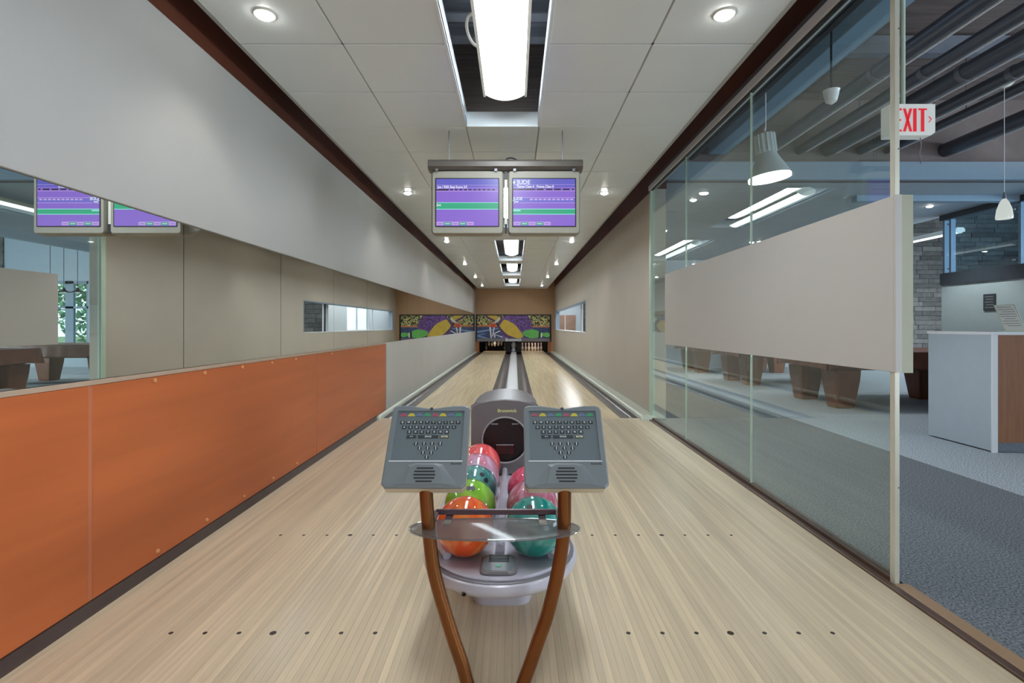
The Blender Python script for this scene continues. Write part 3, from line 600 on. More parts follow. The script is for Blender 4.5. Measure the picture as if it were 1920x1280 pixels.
# ---- score consoles (built in the tilted plane of the console, copied)
def console(xc, label):
    t = thing('score_console', label, 'console', (xc, 1.56, .695), 'score consoles', rot=(math.radians(52.2), 0, 0))
    W, L = .261, .284
    def outl(e=0.):
        pts = [(-W/2+e, .012+e), (-W/2+.012+e, e), (W/2-.012-e, e), (W/2-e, .012+e), (W/2-e, L-.016-e), (W/2-.004-e, L-.005-e), (W/2-.016-e, L-e), (.075, L-e), (.04, L-.005-e), (.015, L-.009-e), (0, L-.010-e), (-.015, L-.009-e), (-.04, L-.005-e), (-.075, L-e), (-W/2+.016+e, L-e), (-W/2+.004+e, L-.005-e), (-W/2+e, L-.016-e)]
        return pts
    P3 = lambda o, z: [(p[0], p[1], z) for p in o]
    obj('back_shell', loft(bmesh.new(), [P3(outl(.032), -.068), P3(outl(.008), -.053), P3(outl(.001), -.047), P3(outl(.001), -.008)]), 'console_back', t, smooth=True, local=True)
    # front bezel: outline ring around the key recess
    rx0, rx1, ry0, ry1 = -.1125, .1125, .087, .264
    bm = bmesh.new(); loft(bm, [P3(outl(0), -.010), P3(outl(0), -.003), P3(outl(.004), 0)], caps=False)
    top = P3(outl(.004), 0)
    vs = [bm.verts.new(p) for p in top]; rc = [bm.verts.new(p) for p in ((rx0, ry0, 0), (rx1, ry0, 0), (rx1, ry1, 0), (rx0, ry1, 0))]
    es = [bm.edges.new((vs[i], vs[(i+1) % len(vs)])) for i in range(len(vs))]+[bm.edges.new((rc[i], rc[(i+1) % 4])) for i in range(4)]
    bmesh.ops.triangle_fill(bm, edges=es, use_beauty=True)
    rd = [bm.verts.new((p.co.x, p.co.y, -.006)) for p in rc]
    for i in range(4): bm.faces.new((rc[i], rc[(i+1) % 4], rd[(i+1) % 4], rd[i]))
    bmesh.ops.remove_doubles(bm, verts=bm.verts, dist=1e-6)
    obj('front_bezel', bm, 'console', t, local=True)
    obj('key_panel', BX(rx0, rx1, ry0, ry1, -.008, -.0055), 'keypad', t, local=True)
    obj('lip_highlight', BX(rx0-.004, rx1+.004, ry0-.003, ry0, 0, .0012), 'alu_bright', t, local=True)
    obj('top_notch', cyl(bmesh.new(), (0, L-.013, .0), (0, 0, 1), .006, .0006, 12), 'ink_dark', t, local=True)
    def row(n, tt, dx, w_, h_, names=None, x0=None):
        for k in range(n):
            x = (k-(n-1)/2)*dx+ROWX
            ky = obj('key', BX(x-w_/2, x+w_/2, tt*L-h_/2, tt*L+h_/2, -.0056, -.0035, bev=.0006), 'key', t, local=True)
            if names:
                bm = text_bm(names[k], .0085, .0002, .0003); bmesh.ops.translate(bm, verts=bm.verts, vec=(x, tt*L, -.0033)); obj('letter', bm, 'ink_white', ky, local=True)
    ROWX = 0.0
    cols = ['red', 'yellow', 'blue', 'green']*2
    for k in range(8):
        x = (k-3.5)*.0265
        obj('colour_key', loft(bmesh.new(), [[(x+f*a_, .866*L+f*b2, z_) for a_, b2 in ((-.0130, 0), (-.0085, .0085), (-.004, .0118), (.004, .0118), (.0085, .0085), (.0130, 0))] for f, z_ in ((1, -.0056), (.96, -.0042), (.8, -.0036))]), 'blob_'+cols[k], t, local=True)
    row(10, .785, .0206, .0150, .0115, 'QWERTYUIOP'); ROWX = -.002; row(9, .722, .0206, .0150, .0115, 'ASDFGHJKL'); ROWX = -.004; row(7, .662, .0206, .0150, .0115, 'ZXCVBNM')
    for x, w_, s, m in ((-.057, .031, '< >', 'key'), (-.002, .066, 'SPACE', 'key'), (.052, .031, 'ENTER', 'key_enter')):
        ky = obj('key', BX(x-w_/2, x+w_/2, .603*L-.0055, .603*L+.0055, -.0056, -.0035, bev=.0006), m, t, local=True)
        bm = text_bm(s, .0075, .0002, .0002); bmesh.ops.translate(bm, verts=bm.verts, vec=(x, .603*L, -.0033)); obj('letter', bm, 'ink_white', ky, local=True)
    for n, tt in ((4, .517), (3, .463), (2, .408), (1, .355)):
        for k in range(n):
            x = (k-(n-1)/2)*.0262+.0005
            ky = obj('pin_key', lathe(bmesh.new(), [(.0072, 0), (.0068, .0016), (.0062, .002)], (x, tt*L, -.0056), 16), 'key', t, local=True)
            obj('pin_mark', BX(x-.0012, x+.0012, tt*L-.006, tt*L+.006, -.0036, -.0033), 'ink_white', ky, local=True)
    # speaker relief
    bm = bmesh.new(); loft(bm, [P3([(-.105, .006), (.105, .006), (.058, .074), (.03, .080), (-.03, .080), (-.058, .074)], -.0005), P3([(-.06, .012), (.06, .012), (.045, .064), (.03, .072), (-.03, .072), (-.045, .064)], .0045)])
    sp = obj('speaker_relief', bm, 'console', t, local=True)
    for k, (w_) in enumerate((.050, .064, .068, .064, .052)):
        obj('speaker_slot', BX(-w_/2+.001, w_/2+.001, .016+k*.0105, .0208+k*.0105, .0042, .0052), 'black', sp, local=True)
    bm = text_bm('Brunswick', .008, .0002, .0003); bmesh.ops.translate(bm, verts=bm.verts, vec=(.097, .270*L, .0005)); obj('brand_lettering', bm, 'ink_dark', t, local=True)
    obj('pole_socket', cyl(bmesh.new(), (0, .055, -.095), (0, -.15, .98), .026, .05, 18), 'console_back', t, smooth=True, local=True)
    return t
console(-.2815, 'grey bowling score console with keypad on the pole beside the orange ball')
console(.1605, 'grey bowling score console with keypad on the pole beside the sea green ball')

# ================================================================== OBJECTS: overhead monitors
DM = 4.33
hb = thing('monitor_hanger', 'brown-grey hanger bar with suspension rods above the score monitors', 'hanger bar', (-.08, 4.35, 2.52))
obj('bar', prism(bmesh.new(), [(DM+.0, 2.515), (DM-.03, 2.54), (DM-.03, 2.58), (DM-.005, 2.602), (DM+.10, 2.602), (DM+.13, 2.58), (DM+.13, 2.54), (DM+.10, 2.515)], 'x', -.735, .578), 'monitor_bar', hb)
for x in (-.565, .41):
    obj('suspension_rod', cyl(bmesh.new(), (x, DM+.05, 2.60), (0, 0, 1), .004, ZC-2.60, 10), 'alu_grey', hb)
    obj('rod_nut', cyl(bmesh.new(), (x, DM+.05, 2.602), (0, 0, 1), .011, .015, 6), 'chrome', hb)
obj('cable', tube(bmesh.new(), smooth_path([(-.075, DM+.05, 2.60), (-.07, DM+.05, 2.625), (-.03, DM+.05, 2.635), (.02, DM+.06, 2.62), (.06, DM+.08, 2.605)]), .006, 8), 'dark_pipe', hb, smooth=True)
for x in (-.66, -.16, -.0, .50): obj('clip', BX(x-.012, x+.012, DM-.022, DM-.005, 2.50, 2.522), 'alu_grey', hb)
obj('centre_post', BX(-.086, -.064, DM+.02, DM+.05, 2.06, 2.44), 'white_metal', hb)
for z0_, z1_ in ((1.985, 2.06), (2.44, 2.515)): obj('post_end', BX(-.086, -.064, DM+.018, DM+.052, z0_, z1_), 'dark_pipe', hb)
def monitor(xc, label, left):
    t = thing('score_monitor', label, 'monitor', (xc, DM, 1.965), 'overhead score monitors')
    zc_, hw, hh = 2.24, .307, .272
    R = lambda w_, h_, r, y, dz=0: [(xc+px, y, zc_+dz+py) for px, py in rrect(w_*2, h_*2, r)]
    obj('housing', loft(bmesh.new(), [R(hw-.012, hh-.012, .02, DM-.006), R(hw, hh, .03, DM+.012), R(hw, hh, .035, DM+.10), R(hw*.82, hh*.80, .05, DM+.30, -.01), R(hw*.66, hh*.62, .05, DM+.42, -.02)]), 'monitor', t, smooth=True)
    sw, sh, zs = .263, .199, 2.238
    bz = obj('screen_bezel', prism(bmesh.new(), rrect(sw*2+.018, sh*2+.018, .008, cx=xc, cy=zs), 'y', DM-.0085, DM-.002), 'black', t)
    s = obj('screen', BX(xc-sw, xc+sw, DM-.0105, DM-.0075, zs-sh, zs+sh), 'scr_purple', t)
    y = DM-.0105
    def q(nm, u0, u1, v0, v1, m, lay=1):      # u,v from the top-left corner of the screen, 0..1
        return obj(nm, BX(xc-sw+2*sw*u0, xc-sw+2*sw*u1, y-.0004*lay, y, zs+sh-2*sh*v1, zs+sh-2*sh*v0), m, s)
    def tx(body, u, v, size, m='scr_white', sx_=1.): return obj('screen_text', text_at(body, size, (xc-sw+2*sw*u, y-.0016, zs+sh-2*sh*v), bold=.001, sx=sx_), m, s)
    q('header', 0, 1, 0, .17, 'scr_blue'); q('header_rule', 0, 1, .13 if left else .12, .137 if left else .127, 'scr_lilac', 2)
    if left:
        tx('Joe / RRR Best Score 2:5', .26, .175, .032, sx_=.78)
        q('frame_bar', 0, .20, .215, .25, 'scr_black', 2)
        for k in range(10): q('frame_bar', .222+.075*k, .222+.075*k+.048, .215, .245, 'scr_black', 2)
        q('rule', 0, 1, .255, .265, 'scr_lilac', 2)
        q('green_band', 0, 1, .51, .64, 'scr_green', 2); q('rule', 0, 1, .50, .512, 'scr_mint', 3); q('rule', 0, 1, .638, .652, 'scr_mint', 3); tx('Joe', .04, .555, .028)
    else:
        tx('JUDE', .17, .075, .05); q('arrow_mark', .0, .03, .05, .10, 'scr_white', 2)
        tx('Game Class 4   Frame Class 8', .36, .165, .030, sx_=.85); 
        for a, b_ in ((0, .36), (.38, .49), (.53, .63), (.66, .77), (.80, .91), (.95, .98)): q('frame_bar', a, b_, .205, .24, 'scr_black', 2)
        q('rule', 0, 1, .25, .26, 'scr_lilac', 2)
        q('score_band', 0, 1, .395, .51, 'scr_band', 2); q('rule', .1, 1, .395, .405, 'scr_lilac', 3); q('rule', .1, 1, .505, .515, 'scr_lilac', 3)
        for k in range(10): q('frame_cell', .27+.072*k, .27+.072*k+.05, .42, .455, 'scr_lilac', 3)
        tx('JUDE', .075, .425, .036); tx('Joe', .05, .485, .028)
        q('green_band', 0, 1, .65, .745, 'scr_green', 2); q('rule', 0, 1, .635, .65, 'scr_mint', 3); q('rule', 0, 1, .745, .76, 'scr_mint', 3); q('name_flag', 0, .12, .655, .69, 'scr_mint', 3)
    for k, m in enumerate(('scr_lilac', 'scr_green', 'scr_lilac', 'scr_green', 'scr_lilac')):
        bt = q('menu_button', .005+.122*k, .005+.122*k+.112, .925, .985, m, 2); 
        q('menu_text', .02+.122*k, .10+.122*k, .948, .962, 'scr_white' if k % 2 else 'scr_band', 3)
    q('menu_rule', 0, .60, .912, .922, 'scr_lilac', 2)
monitor(-.402, 'overhead score monitor with purple screen and one green band across the middle', True)
monitor(.250, 'overhead score monitor with purple screen, score row and lower green band', False)

# ================================================================== OBJECTS: lights of the hall
def linear_light(xc, y0, y1, zb, label, group, m='diffuser', w_=.30, cable=False, top=None):
    t = thing('linear_light', label, 'ceiling light', (xc, (y0+y1)/2, zb), group)
    n = 12; arc = [(xc-w_/2+w_*k/n, zb+.045*(1-math.sin(PI*k/n)**.8)) for k in range(n+1)]
    obj('diffuser', loft(bmesh.new(), [[(p[0], y, p[1]) for p in arc]+[(xc+w_/2, y, zb+.06), (xc-w_/2, y, zb+.06)] for y in (y0+.01, y1-.01)]), m, t, smooth=True)
    obj('housing', prism(bmesh.new(), [(xc-w_/2-.02, zb+.028), (xc-w_/2-.001, zb+.028), (xc-w_/2-.001, zb+.061), (xc+w_/2+.001, zb+.061), (xc+w_/2+.001, zb+.028), (xc+w_/2+.02, zb+.028), (xc+w_/2+.02, zb+.075), (xc+.06, zb+.11), (xc-.06, zb+.11), (xc-w_/2-.02, zb+.075)], 'y', y0, y1), 'white_metal', t)
    for ya_, yb_ in ((y0, y0+.009), (y1-.009, y1)): obj('end_cap', prism(bmesh.new(), [(p[0], p[1]-.004) for p in arc]+[(xc+w_/2, zb+.06), (xc-w_/2, zb+.06)], 'y', ya_, yb_), 'white_metal', t)
    if m == 'diffuser':
        for sx_ in (-1, 1): obj('added_uplight', prism(bmesh.new(), [(xc+sx_*.075, zb+.108), (xc+sx_*.09, zb+.101), (xc+sx_*.09, zb+.104), (xc+sx_*.075, zb+.111)], 'y', y0+.1, y1-.1), m, t)  # added glowing strips on the housing, brightening the space above the tiles
    if top:
        for y in (y0+.2, y1-.2): obj('suspension_wire', cyl(bmesh.new(), (xc, y, zb+.10), (0, 0, 1), .003, top-zb-.10, 8), 'alu_grey', t)
    if cable: obj('power_cable', tube(bmesh.new(), smooth_path([(xc-w_/2+.02, 3.02, zb+.09), (xc-w_/2-.05, 3.06, zb+.10), (xc-w_/2-.075, 3.2, zb+.10), (xc-w_/2-.05, 3.36, zb+.10), (xc-w_/2+.02, 3.42, zb+.09)]), .010, 8), 'white_metal', t, smooth=True)
    return t
ln = ['in the slot behind the approach', 'in the wide slot above the approach', 'in the slot just past the score monitors', 'in the slot over the middle of the lanes', 'in the second slot from the mural', 'in the slot nearest the mural']
for i, (a, b_) in enumerate(openings):
    y0, y1 = 3.035+.627*a, 3.035+.627*b_
    linear_light(-.075, y0+.10 if i < 2 else y0+.25, y1-.30, H+1.765, 'curved fluorescent light ' + ln[i] + ' of the tile ceiling', 'fluorescent lights in the ceiling slots', cable=(i == 1), top=3.855)
def downlight(x, y, zt, label, group, e=W_SPOT, col=(1, .94, .85)):
    t = thing('downlight', label, 'downlight', (x, y, zt), group)
    obj('trim_ring', lathe(bmesh.new(), [(.041, 0), (.058, -.001), (.058, -.004), (.053, -.008), (.041, -.004)], (x, y, zt), 28, cap=False), 'white_metal', t, smooth=True)
    obj('lens', lathe(bmesh.new(), [(.042, -.001), (.043, -.008), (.038, -.018), (.024, -.025), (.005, -.027)], (x, y, zt), 24), 'lamp_disc', t, smooth=True)
    if e: light('downlight_beam', 'SPOT', (x, y, zt-.045), e, col, (0, 0, 0), t, spot_size=math.radians(100), spot_blend=.55, shadow_soft_size=.05)
nth = ['over the console stand', 'just past the score monitors', 'second past the score monitors', 'third past the score monitors', 'second from the mural', 'nearest the mural']
for k in range(6):
    for s, xx in ((-1, -1.345), (1, 1.128)):
        downlight(xx, 2.74+3.67*k, ZC, 'round recessed downlight ' + nth[k] + ', on the ' + ('mirrored wall side' if s < 0 else 'glass partition and window side'), 'recessed downlights over the lanes')
for s, xx in ((-1, -1.345), (1, 1.128)): downlight(xx, -.93, ZC, 'round recessed downlight behind the approach, ' + ('mirrored wall side' if s < 0 else 'glass partition side'), 'recessed downlights over the lanes')

# ================================================================== OBJECTS: pins and mural
pprof = [(.026, 0), (.0285, .02), (.045, .06), (.057, .10), (.060, .115), (.056, .15), (.042, .19), (.028, .225), (.0235, .255), (.0245, .285), (.030, .315), (.0323, .34), (.030, .362), (.018, .377), (.004, .381)]
pme = mesh('pin_body', lathe(bmesh.new(), pprof, seg=20), 'pin', smooth=True)
ring_me = mesh('neck_stripe', lathe(bmesh.new(), [(.0285, .224), (.0255, .240), (.0245, .250)], seg=20, cap=False), 'pin_red', smooth=True)
def pin(x, y, z, label, group):
    t = thing('bowling_pin', label, 'bowling pin', (x, y, z), group); piece('pin_body', pme, (x, y, z), t); piece('neck_stripe', ring_me, (x, y, z), t)
names = {0: 'head pin', 1: 'second row', 2: 'third row', 3: 'back row'}
for s in (-1, 1):
    cx = CX+s*.887
    for r in range(4):
        for k in range(r+1):
            x, y = cx+(k-r/2)*.3048, 24.05+r*.264
            if s > 0: pin(x, y, 0, 'white bowling pin standing in the full rack, ' + names[r], 'standing rack of ten pins')
            elif r == 3 and k in (0, 3): pin(x, y, 0, 'white bowling pin left standing alone on the lane by the mirrored wall', 'two pins left standing')
            else: pin(x, y, .235, 'white bowling pin lifted by the pinsetter over the lane by the mirrored wall, ' + names[r], 'pins lifted by the pinsetter')
ps = obj('pinsetter_rack', BX(CX-1.40, CX-.37, 23.9, 25.1, .625, .66), 'pit_black'); tag(ps, 'black pinsetter rack holding the lifted pins', 'pinsetter')
# masking unit with printed mural
MX0, MX1, MZ0, MZ1 = -1.73, 1.62, .495, 1.69
mk = thing('mural_unit', 'printed bowling mural with purple ball and coloured pins above the pin decks', 'mural', (-.05, YE, .495))
obj('board', BX(MX0, MX1, YE-.03, YE+.05, MZ0, MZ1), 'mur_dark', mk)
for q in ((MX0-.02, MX0+.03, MZ0, MZ1), (MX1-.03, MX1+.02, MZ0, MZ1), (MX0, MX1, MZ1-.03, MZ1+.02)): obj('frame', BX(q[0], q[1], YE-.04, YE, q[2], q[3]), 'black', mk)
yp = YE-.031
def U(u): return MX0+.05+(MX1-MX0-.10)*u
def V(v): return MZ0+.15+(MZ1-MZ0-.18)*v
def flat(nm, pts, m, lay): return obj(nm, prism(bmesh.new(), [(U(a), V(b_)) for a, b_ in pts], 'y', yp-.0015*lay, yp+.002), m, mk)
flat('confetti_print', [(0, .56), (.36, .56), (.36, 1), (0, 1)], 'mur_confetti', 1); flat('confetti_print', [(.70, .52), (1, .52), (1, 1), (.70, 1)], 'mur_confetti', 1)
flat('orange_stripe', [(0, .50), (.34, .50), (.34, .58), (0, .58)], 'mur_orange', 2); flat('orange_stripe', [(.76, .48), (1, .48), (1, .545), (.76, .545)], 'mur_orange', 2)
flat('blue_field', [(0, 0), (.45, 0), (.45, .50), (0, .50)], 'mur_blue', 1); flat('blue_field', [(.70, 0), (1, 0), (1, .48), (.70, .48)], 'mur_blue', 1)
for p in ([(0, .22), (.30, .42), (.33, .47), (0, .32)], [(0, .06), (.10, .0), (.16, .0), (.03, .12), (.12, .2), (.08, .2), (0, .14)]): flat('light_beam', p, 'mur_sky', 2)
flat('figure_print', [(.17, .72), (.21, .62), (.26, .68), (.25, .50), (.22, .44), (.19, .50)], 'mur_red', 3)
for p in ([(.165, .50), (.19, .48), (.20, 0), (.185, 0)], [(.225, .48), (.245, .50), (.215, .05), (.205, .1)], [(.22, .20), (.32, .36), (.33, .32), (.235, .18)], [(.23, .18), (.36, .06), (.35, .02), (.25, .14), (.25, .02), (.235, .02)]): flat('arrow_print', p, 'mur_white', 3)
ccx, ccz, rr = U(.54), V(.45), .74
cpts = []
for k in range(64):
    a = 2*PI*k/64; cpts.append((ccx+rr*math.cos(a), min(MZ1-.03, max(MZ0+.15, ccz+rr*math.sin(a)))))
obj('ball_print', prism(bmesh.new(), cpts, 'y', yp-.005, yp), 'mur_ball', mk)
for u, v in ((.59, .82), (.655, .60), (.625, .86)):
    obj('ball_hole_print', cyl(bmesh.new(), (U(u), yp-.005, V(v)), (0, -1, 0), .035, .0015, 14), 'mur_dark', mk)
def pin_print(c, ang, L, m, msh, lay, fat):
    prof = [(0, .16), (.10, .30), (.28, .47), (.36, .48), (.5, .40), (.62, .24), (.70, .17), (.78, .19), (.88, .255), (.95, .22), (1, .08)]
    ca, sa = math.cos(ang), math.sin(ang)
    def W(p): return (min(MX1-.05, c[0]+p[0]*ca-p[1]*sa), min(MZ1-.03, max(MZ0+.15, c[1]+p[0]*sa+p[1]*ca)))
    out = [W((t*L, h*L*fat)) for t, h in prof]+[W((t*L, -h*L*fat)) for t, h in reversed(prof)]
    o = obj('pin_print', prism(bmesh.new(), out, 'y', yp-.0015*lay, yp), m, mk)
    st_ = [W((t*L, h*L)) for t, h in ((.66, .19*fat), (.70, .17*fat), (.70, -.17*fat), (.66, -.19*fat))]; obj('pin_stripe', prism(bmesh.new(), st_, 'y', yp-.0015*lay-.001, yp), 'mur_white', o)
    nk = [W((t*L, h*L)) for t, h in ((.58, .30*fat), (.645, .205*fat), (.645, -.205*fat), (.58, -.30*fat))]; obj('pin_neck', prism(bmesh.new(), nk, 'y', yp-.0015*lay-.001, yp), msh, o)
pin_print((U(.44)+.528, V(.36)-.397), math.radians(143), 2.0, 'mur_shadow', 'mur_dark', 4, .33)
pin_print((U(.46)+.528, V(.40)-.397), math.radians(143), 2.0, 'mur_yellow', 'mur_shadow', 5, .29)
pin_print((U(.626), V(.17)), math.radians(-4), 1.25, 'mur_blue', 'mur_dark', 5, .38)
pin_print((U(.626), V(.22)), math.radians(-4), 1.25, 'mur_green', 'mur_dark', 6, .34)
obj('name_strip', BX(MX0+.03, MX1-.03, yp-.004, yp+.002, MZ0, MZ0+.145), 'ret_groove', mk)
obj('brand_lettering', text_at('Brunswick', .20, (U(.50), yp-.005, MZ0+.075), bold=.006, sx=.85), 'mur_white', mk)

# ================================================================== OBJECTS: lounge
def pool_table(yc, label, clabel):
    xc = 5.745; t = thing('pool_table', label, 'pool table', (xc, yc, 0), 'pool tables in the lounge')
    R = lambda w_, d_, z, r=.04: [(xc+px, yc+py, z) for px, py in rrect(w_, d_, r)]
    obj('cabinet', loft(bmesh.new(), [R(2.20, 1.10, .55), R(2.34, 1.24, .58), R(2.42, 1.30, .72), R(2.5, 1.38, .74), R(2.5, 1.38, .80)]), 'table_wood', t)
    for sx_ in (-1, 1):
        for sy in (-1, 1):
            cx, cy = xc+sx_*.96, yc+sy*.45
            obj('leg', loft(bmesh.new(), [[(cx+px, cy+py, z) for px, py in rrect(w_, w_, .03)] for w_, z in ((.25, 0), (.27, .03), (.36, .40), (.38, .555))]), 'table_wood', t)
    # draped cover with pleated hem
    bm = bmesh.new(); n = 96; rings = []
    base = [(px, py) for px, py in rrect(2.54, 1.42, .05, 5)]
    def peri(sc, z, amp, ph=0):
        out = []; per = rrect(2.54, 1.42, .06, 6)
        pts = []
        for i in range(len(per)):
            a, b_ = Vector(per[i]), Vector(per[(i+1) % len(per)]); m_ = max(1, int((b_-a).length/.07))
            for k in range(m_): pts.append(a.lerp(b_, k/m_))
        for i, p in enumerate(pts):
            corner = max(0, 1-((abs(abs(p.x)-1.27)+abs(abs(p.y)-.71))/.35))
            d = amp*(.35*math.sin(i*1.7+ph)+1.4*corner*math.cos(i*1.2))
            nrm = p.normalized(); out.append((xc+p.x*sc+nrm.x*d, yc+p.y*sc+nrm.y*d, z-.03*corner*(amp > .01)))
        return out
    loft(bm, [peri(.97, .823, 0), peri(.998, .818, 0), peri(1.004, .80, .003), peri(1.012, .70, .012), peri(1.02, .585, .022)], caps=False)
    top = [bm.verts.new(p) for p in peri(.97, .823, 0)]; bm.faces.new(top); bmesh.ops.remove_doubles(bm, verts=bm.verts, dist=1e-4)
    c = obj('table_cover', bm, 'cover', smooth=True); tag(c, clabel, 'table cover', 'covers on the pool tables')
pool_table(7.93, 'pool table with tapered brown legs closest to the reception desk', 'brown leatherette cover draped over the pool table closest to the reception desk')
pool_table(10.76, 'middle one of the three pool tables with tapered brown legs', 'brown leatherette cover draped over the middle pool table')
pool_table(13.5, 'pool table with tapered brown legs by the back wall', 'brown leatherette cover draped over the pool table by the back wall')
# reception desk
dk = thing('reception_desk', 'reception desk with frosted end panel, white frame and brown wood front', 'desk', (5.5, 5.2, 0))
obj('end_panel', BX(4.49, 4.506, 4.80, 5.53, .012, 1.105, bev=.002), 'frosted', dk)
obj('frame', BX(4.49, 4.54, 4.785, 4.80, 0, 1.11), 'desk_white', dk); obj('top', BX(4.49, 6.8, 4.785, 5.55, 1.105, 1.135, bev=.003), 'desk_white', dk)
obj('front_panel', BX(4.54, 6.8, 4.80, 4.82, .09, 1.105), 'desk_wood', dk); obj('toe_kick', BX(4.54, 6.8, 4.825, 4.85, 0, .09), 'toe_kick', dk)
obj('carcass', BX(4.51, 6.8, 4.85, 5.53, .02, 1.105), 'desk_white', dk)
# slanted notice holder
sh = thing('notice_holder', 'slanted clear notice holder with printed sheet on the reception desk', 'notice', (4.78, 4.88, 1.135))
def slab(bm, x0b, x0t, y0, y1, zb, zt, th): return loft(bm, [[(x0b, y0, zb), (x0b+th, y0, zb), (x0b+th, y1, zb), (x0b, y1, zb)], [(x0t, y0, zt), (x0t+th, y0, zt), (x0t+th, y1, zt), (x0t, y1, zt)]])
obj('acrylic_sheet', slab(bmesh.new(), 4.80, 4.685, 4.775, 4.985, 1.137, 1.395, .006), 'glass_edge', sh)
obj('foot', BX(4.74, 4.90, 4.78, 4.98, 1.135, 1.139), 'glass_edge', sh)
pg = obj('paper', slab(bmesh.new(), 4.797, 4.686, 4.785, 4.975, 1.142, 1.388, .001), 'paper', sh)
for k in range(9):
    z = 1.37-k*.022; x = 4.797-(z-1.142)*.111/.246-.0012
    obj('text_line', BX(x-.0004, x+.0006, 4.80+(.02 if k in (0, 5) else 0), 4.96-(.03 if k % 3 == 2 else 0), z-.003, z+.003), 'paper_ink', pg)
pl = thing('wall_plaque', 'small dark wall plaque with lines of text on the grey-green half wall', 'plaque', (7.4, 7.93, 1.45))
obj('plate', BX(7.385, 7.40, 7.83, 8.03, 1.43, 1.69, bev=.002), 'plaque', pl)
for k in range(5): obj('text_line', BX(7.3835, 7.3855, 7.86, 8.00-.02*(k % 2), 1.475+k*.042, 1.483+k*.042), 'paper_ink', pl)
# A-frame sign
af = thing('folding_sign', 'white folding A-frame sign by the stone wall', 'sign', (4.0, 14.0, 0))
for s in (-1, 1):
    for dx in (-.09, .09): obj('frame_leg', tube(bmesh.new(), [(4.0+dx, 14.0+s*.22, 0), (4.0+dx*.7, 14.0+s*.02, .82)], .012, 8), 'desk_white', af)
    obj('face_sheet', loft(bmesh.new(), [[(3.90, 14.0+s*.20, .1), (4.10, 14.0+s*.20, .1), (4.10, 14.0+s*.192, .1), (3.90, 14.0+s*.192, .1)], [(3.93, 14.0+s*.03, .8), (4.07, 14.0+s*.03, .8), (4.07, 14.0+s*.024, .8), (3.93, 14.0+s*.024, .8)]]), 'blue_white', af)
# high-bay pendant
hp = thing('high_bay_lamp', 'large grey bell-shaped pendant lamp with glowing rim hanging behind the glass', 'pendant lamp', (2.45, 4.9, H+1.44), rot=(0, math.radians(-7), 0))
px, py, pz = 2.45, 4.9, H+1.44
obj('bell_shade', lathe(bmesh.new(), [(.187, 0), (.178, .03), (.142, .10), (.105, .17), (.085, .22), (.080, .225), (.10, .165), (.135, .095), (.17, .02)], (px, py, pz), 36, cap=False), 'lamp_grey', hp, smooth=True)
obj('lamp_neck', lathe(bmesh.new(), [(.076, .21), (.074, .40), (.06, .41), (.02, .42)], (px, py, pz), 28), 'lamp_grey', hp, smooth=True)
for k in range(14):
    a = 2*PI*k/14; obj('cooling_fin', BX(px+.088*math.cos(a)-.006, px+.088*math.cos(a)+.006, py+.088*math.sin(a)-.006, py+.088*math.sin(a)+.006, pz+.22, pz+.40), 'lamp_grey', hp)
obj('glow_rim', lathe(bmesh.new(), [(.188, -.03), (.19, -.005), (.184, .002), (.16, .0), (.165, -.035)], (px, py, pz), 36, cap=False), 'lamp_glow', hp, smooth=True)
obj('glow_lens', lathe(bmesh.new(), [(.15, .012), (.149, .018), (.02, .02)], (px, py, pz), 30), 'lamp_glow', hp, smooth=True)
obj('cord', tube(bmesh.new(), smooth_path([(px+.012, py, pz+.41), (px+.012, py, pz+.46), (px+.03, py, pz+.54), (px+.145, py, pz+1.51)]), .006, 8), 'alu_bright', hp, smooth=True)
light('high_bay_beam', 'SPOT', (px, py, pz-.06), 150, (.92, .97, 1), (0, 0, 0), hp, spot_size=math.radians(120), spot_blend=.6, shadow_soft_size=.12)
# small frosted pendant over the desk
fp = thing('glass_pendant', 'small frosted glass pendant lamp above the reception desk', 'pendant lamp', (4.60, 4.78, H+1.0))
px, py, pz = 4.595, 4.78, H+1.005
obj('frosted_shade', lathe(bmesh.new(), [(.062, 0), (.064, .02), (.055, .09), (.036, .15), (.02, .18), (.012, .19)], (px, py, pz), 28), 'pendant_glow', fp, smooth=True)
obj('cap', lathe(bmesh.new(), [(.016, .188), (.014, .21), (.005, .25)], (px, py, pz), 16), 'chrome', fp, smooth=True)
obj('cord', cyl(bmesh.new(), (px, py, pz+.24), (0, 0, 1), .0028, 1.0, 8), 'alu_bright', fp)
obj('canopy', lathe(bmesh.new(), [(.01, -.05), (.05, -.035), (.085, 0), (.085, .01)], (px, py, pz+1.28), 24), 'white_metal', fp, smooth=True)
# exit sign
es_ = thing('exit_sign', 'white exit sign with red letters hung on a conduit by the post', 'exit sign', (2.575, 3.34, 2.43))
x0, x1, y0, y1, za, zb = 2.43, 2.725, 3.30, 3.38, H+1.235, H+1.438
obj('sign_box', loft(bmesh.new(), [[(x0, y, za), (x1-.03, y, za), (x1, y, za+.02), (x1, y, zb), (x0, y, zb)] for y in (y0, y1)]), 'exit_white', es_)
def letter(polys, xc_, w_):
    bm = bmesh.new(); hh_ = .0745; zc_ = (za+zb)/2-.003
    for p in polys: prism(bm, [(xc_+u*w_/2, zc_+v*hh_) for u, v in p], 'y', y0-.003, y0+.001)
    obj('sign_letter', bm, 'exit_red', es_)
rc_ = lambda a, b_, c, d: [(a, c), (b_, c), (b_, d), (a, d)]
letter([rc_(-1, -.45, -1, 1), rc_(-.45, 1, .84, 1), rc_(-.45, .8, -.08, .08), rc_(-.45, 1, -1, -.84)], 2.483, .046)
letter([[(-1, 1), (-.45, 1), (1, -1), (.45, -1)], [(.45, 1), (1, 1), (-.45, -1), (-1, -1)]], 2.545, .058)
letter([rc_(-1, 1, -1, 1)], 2.592, .021)
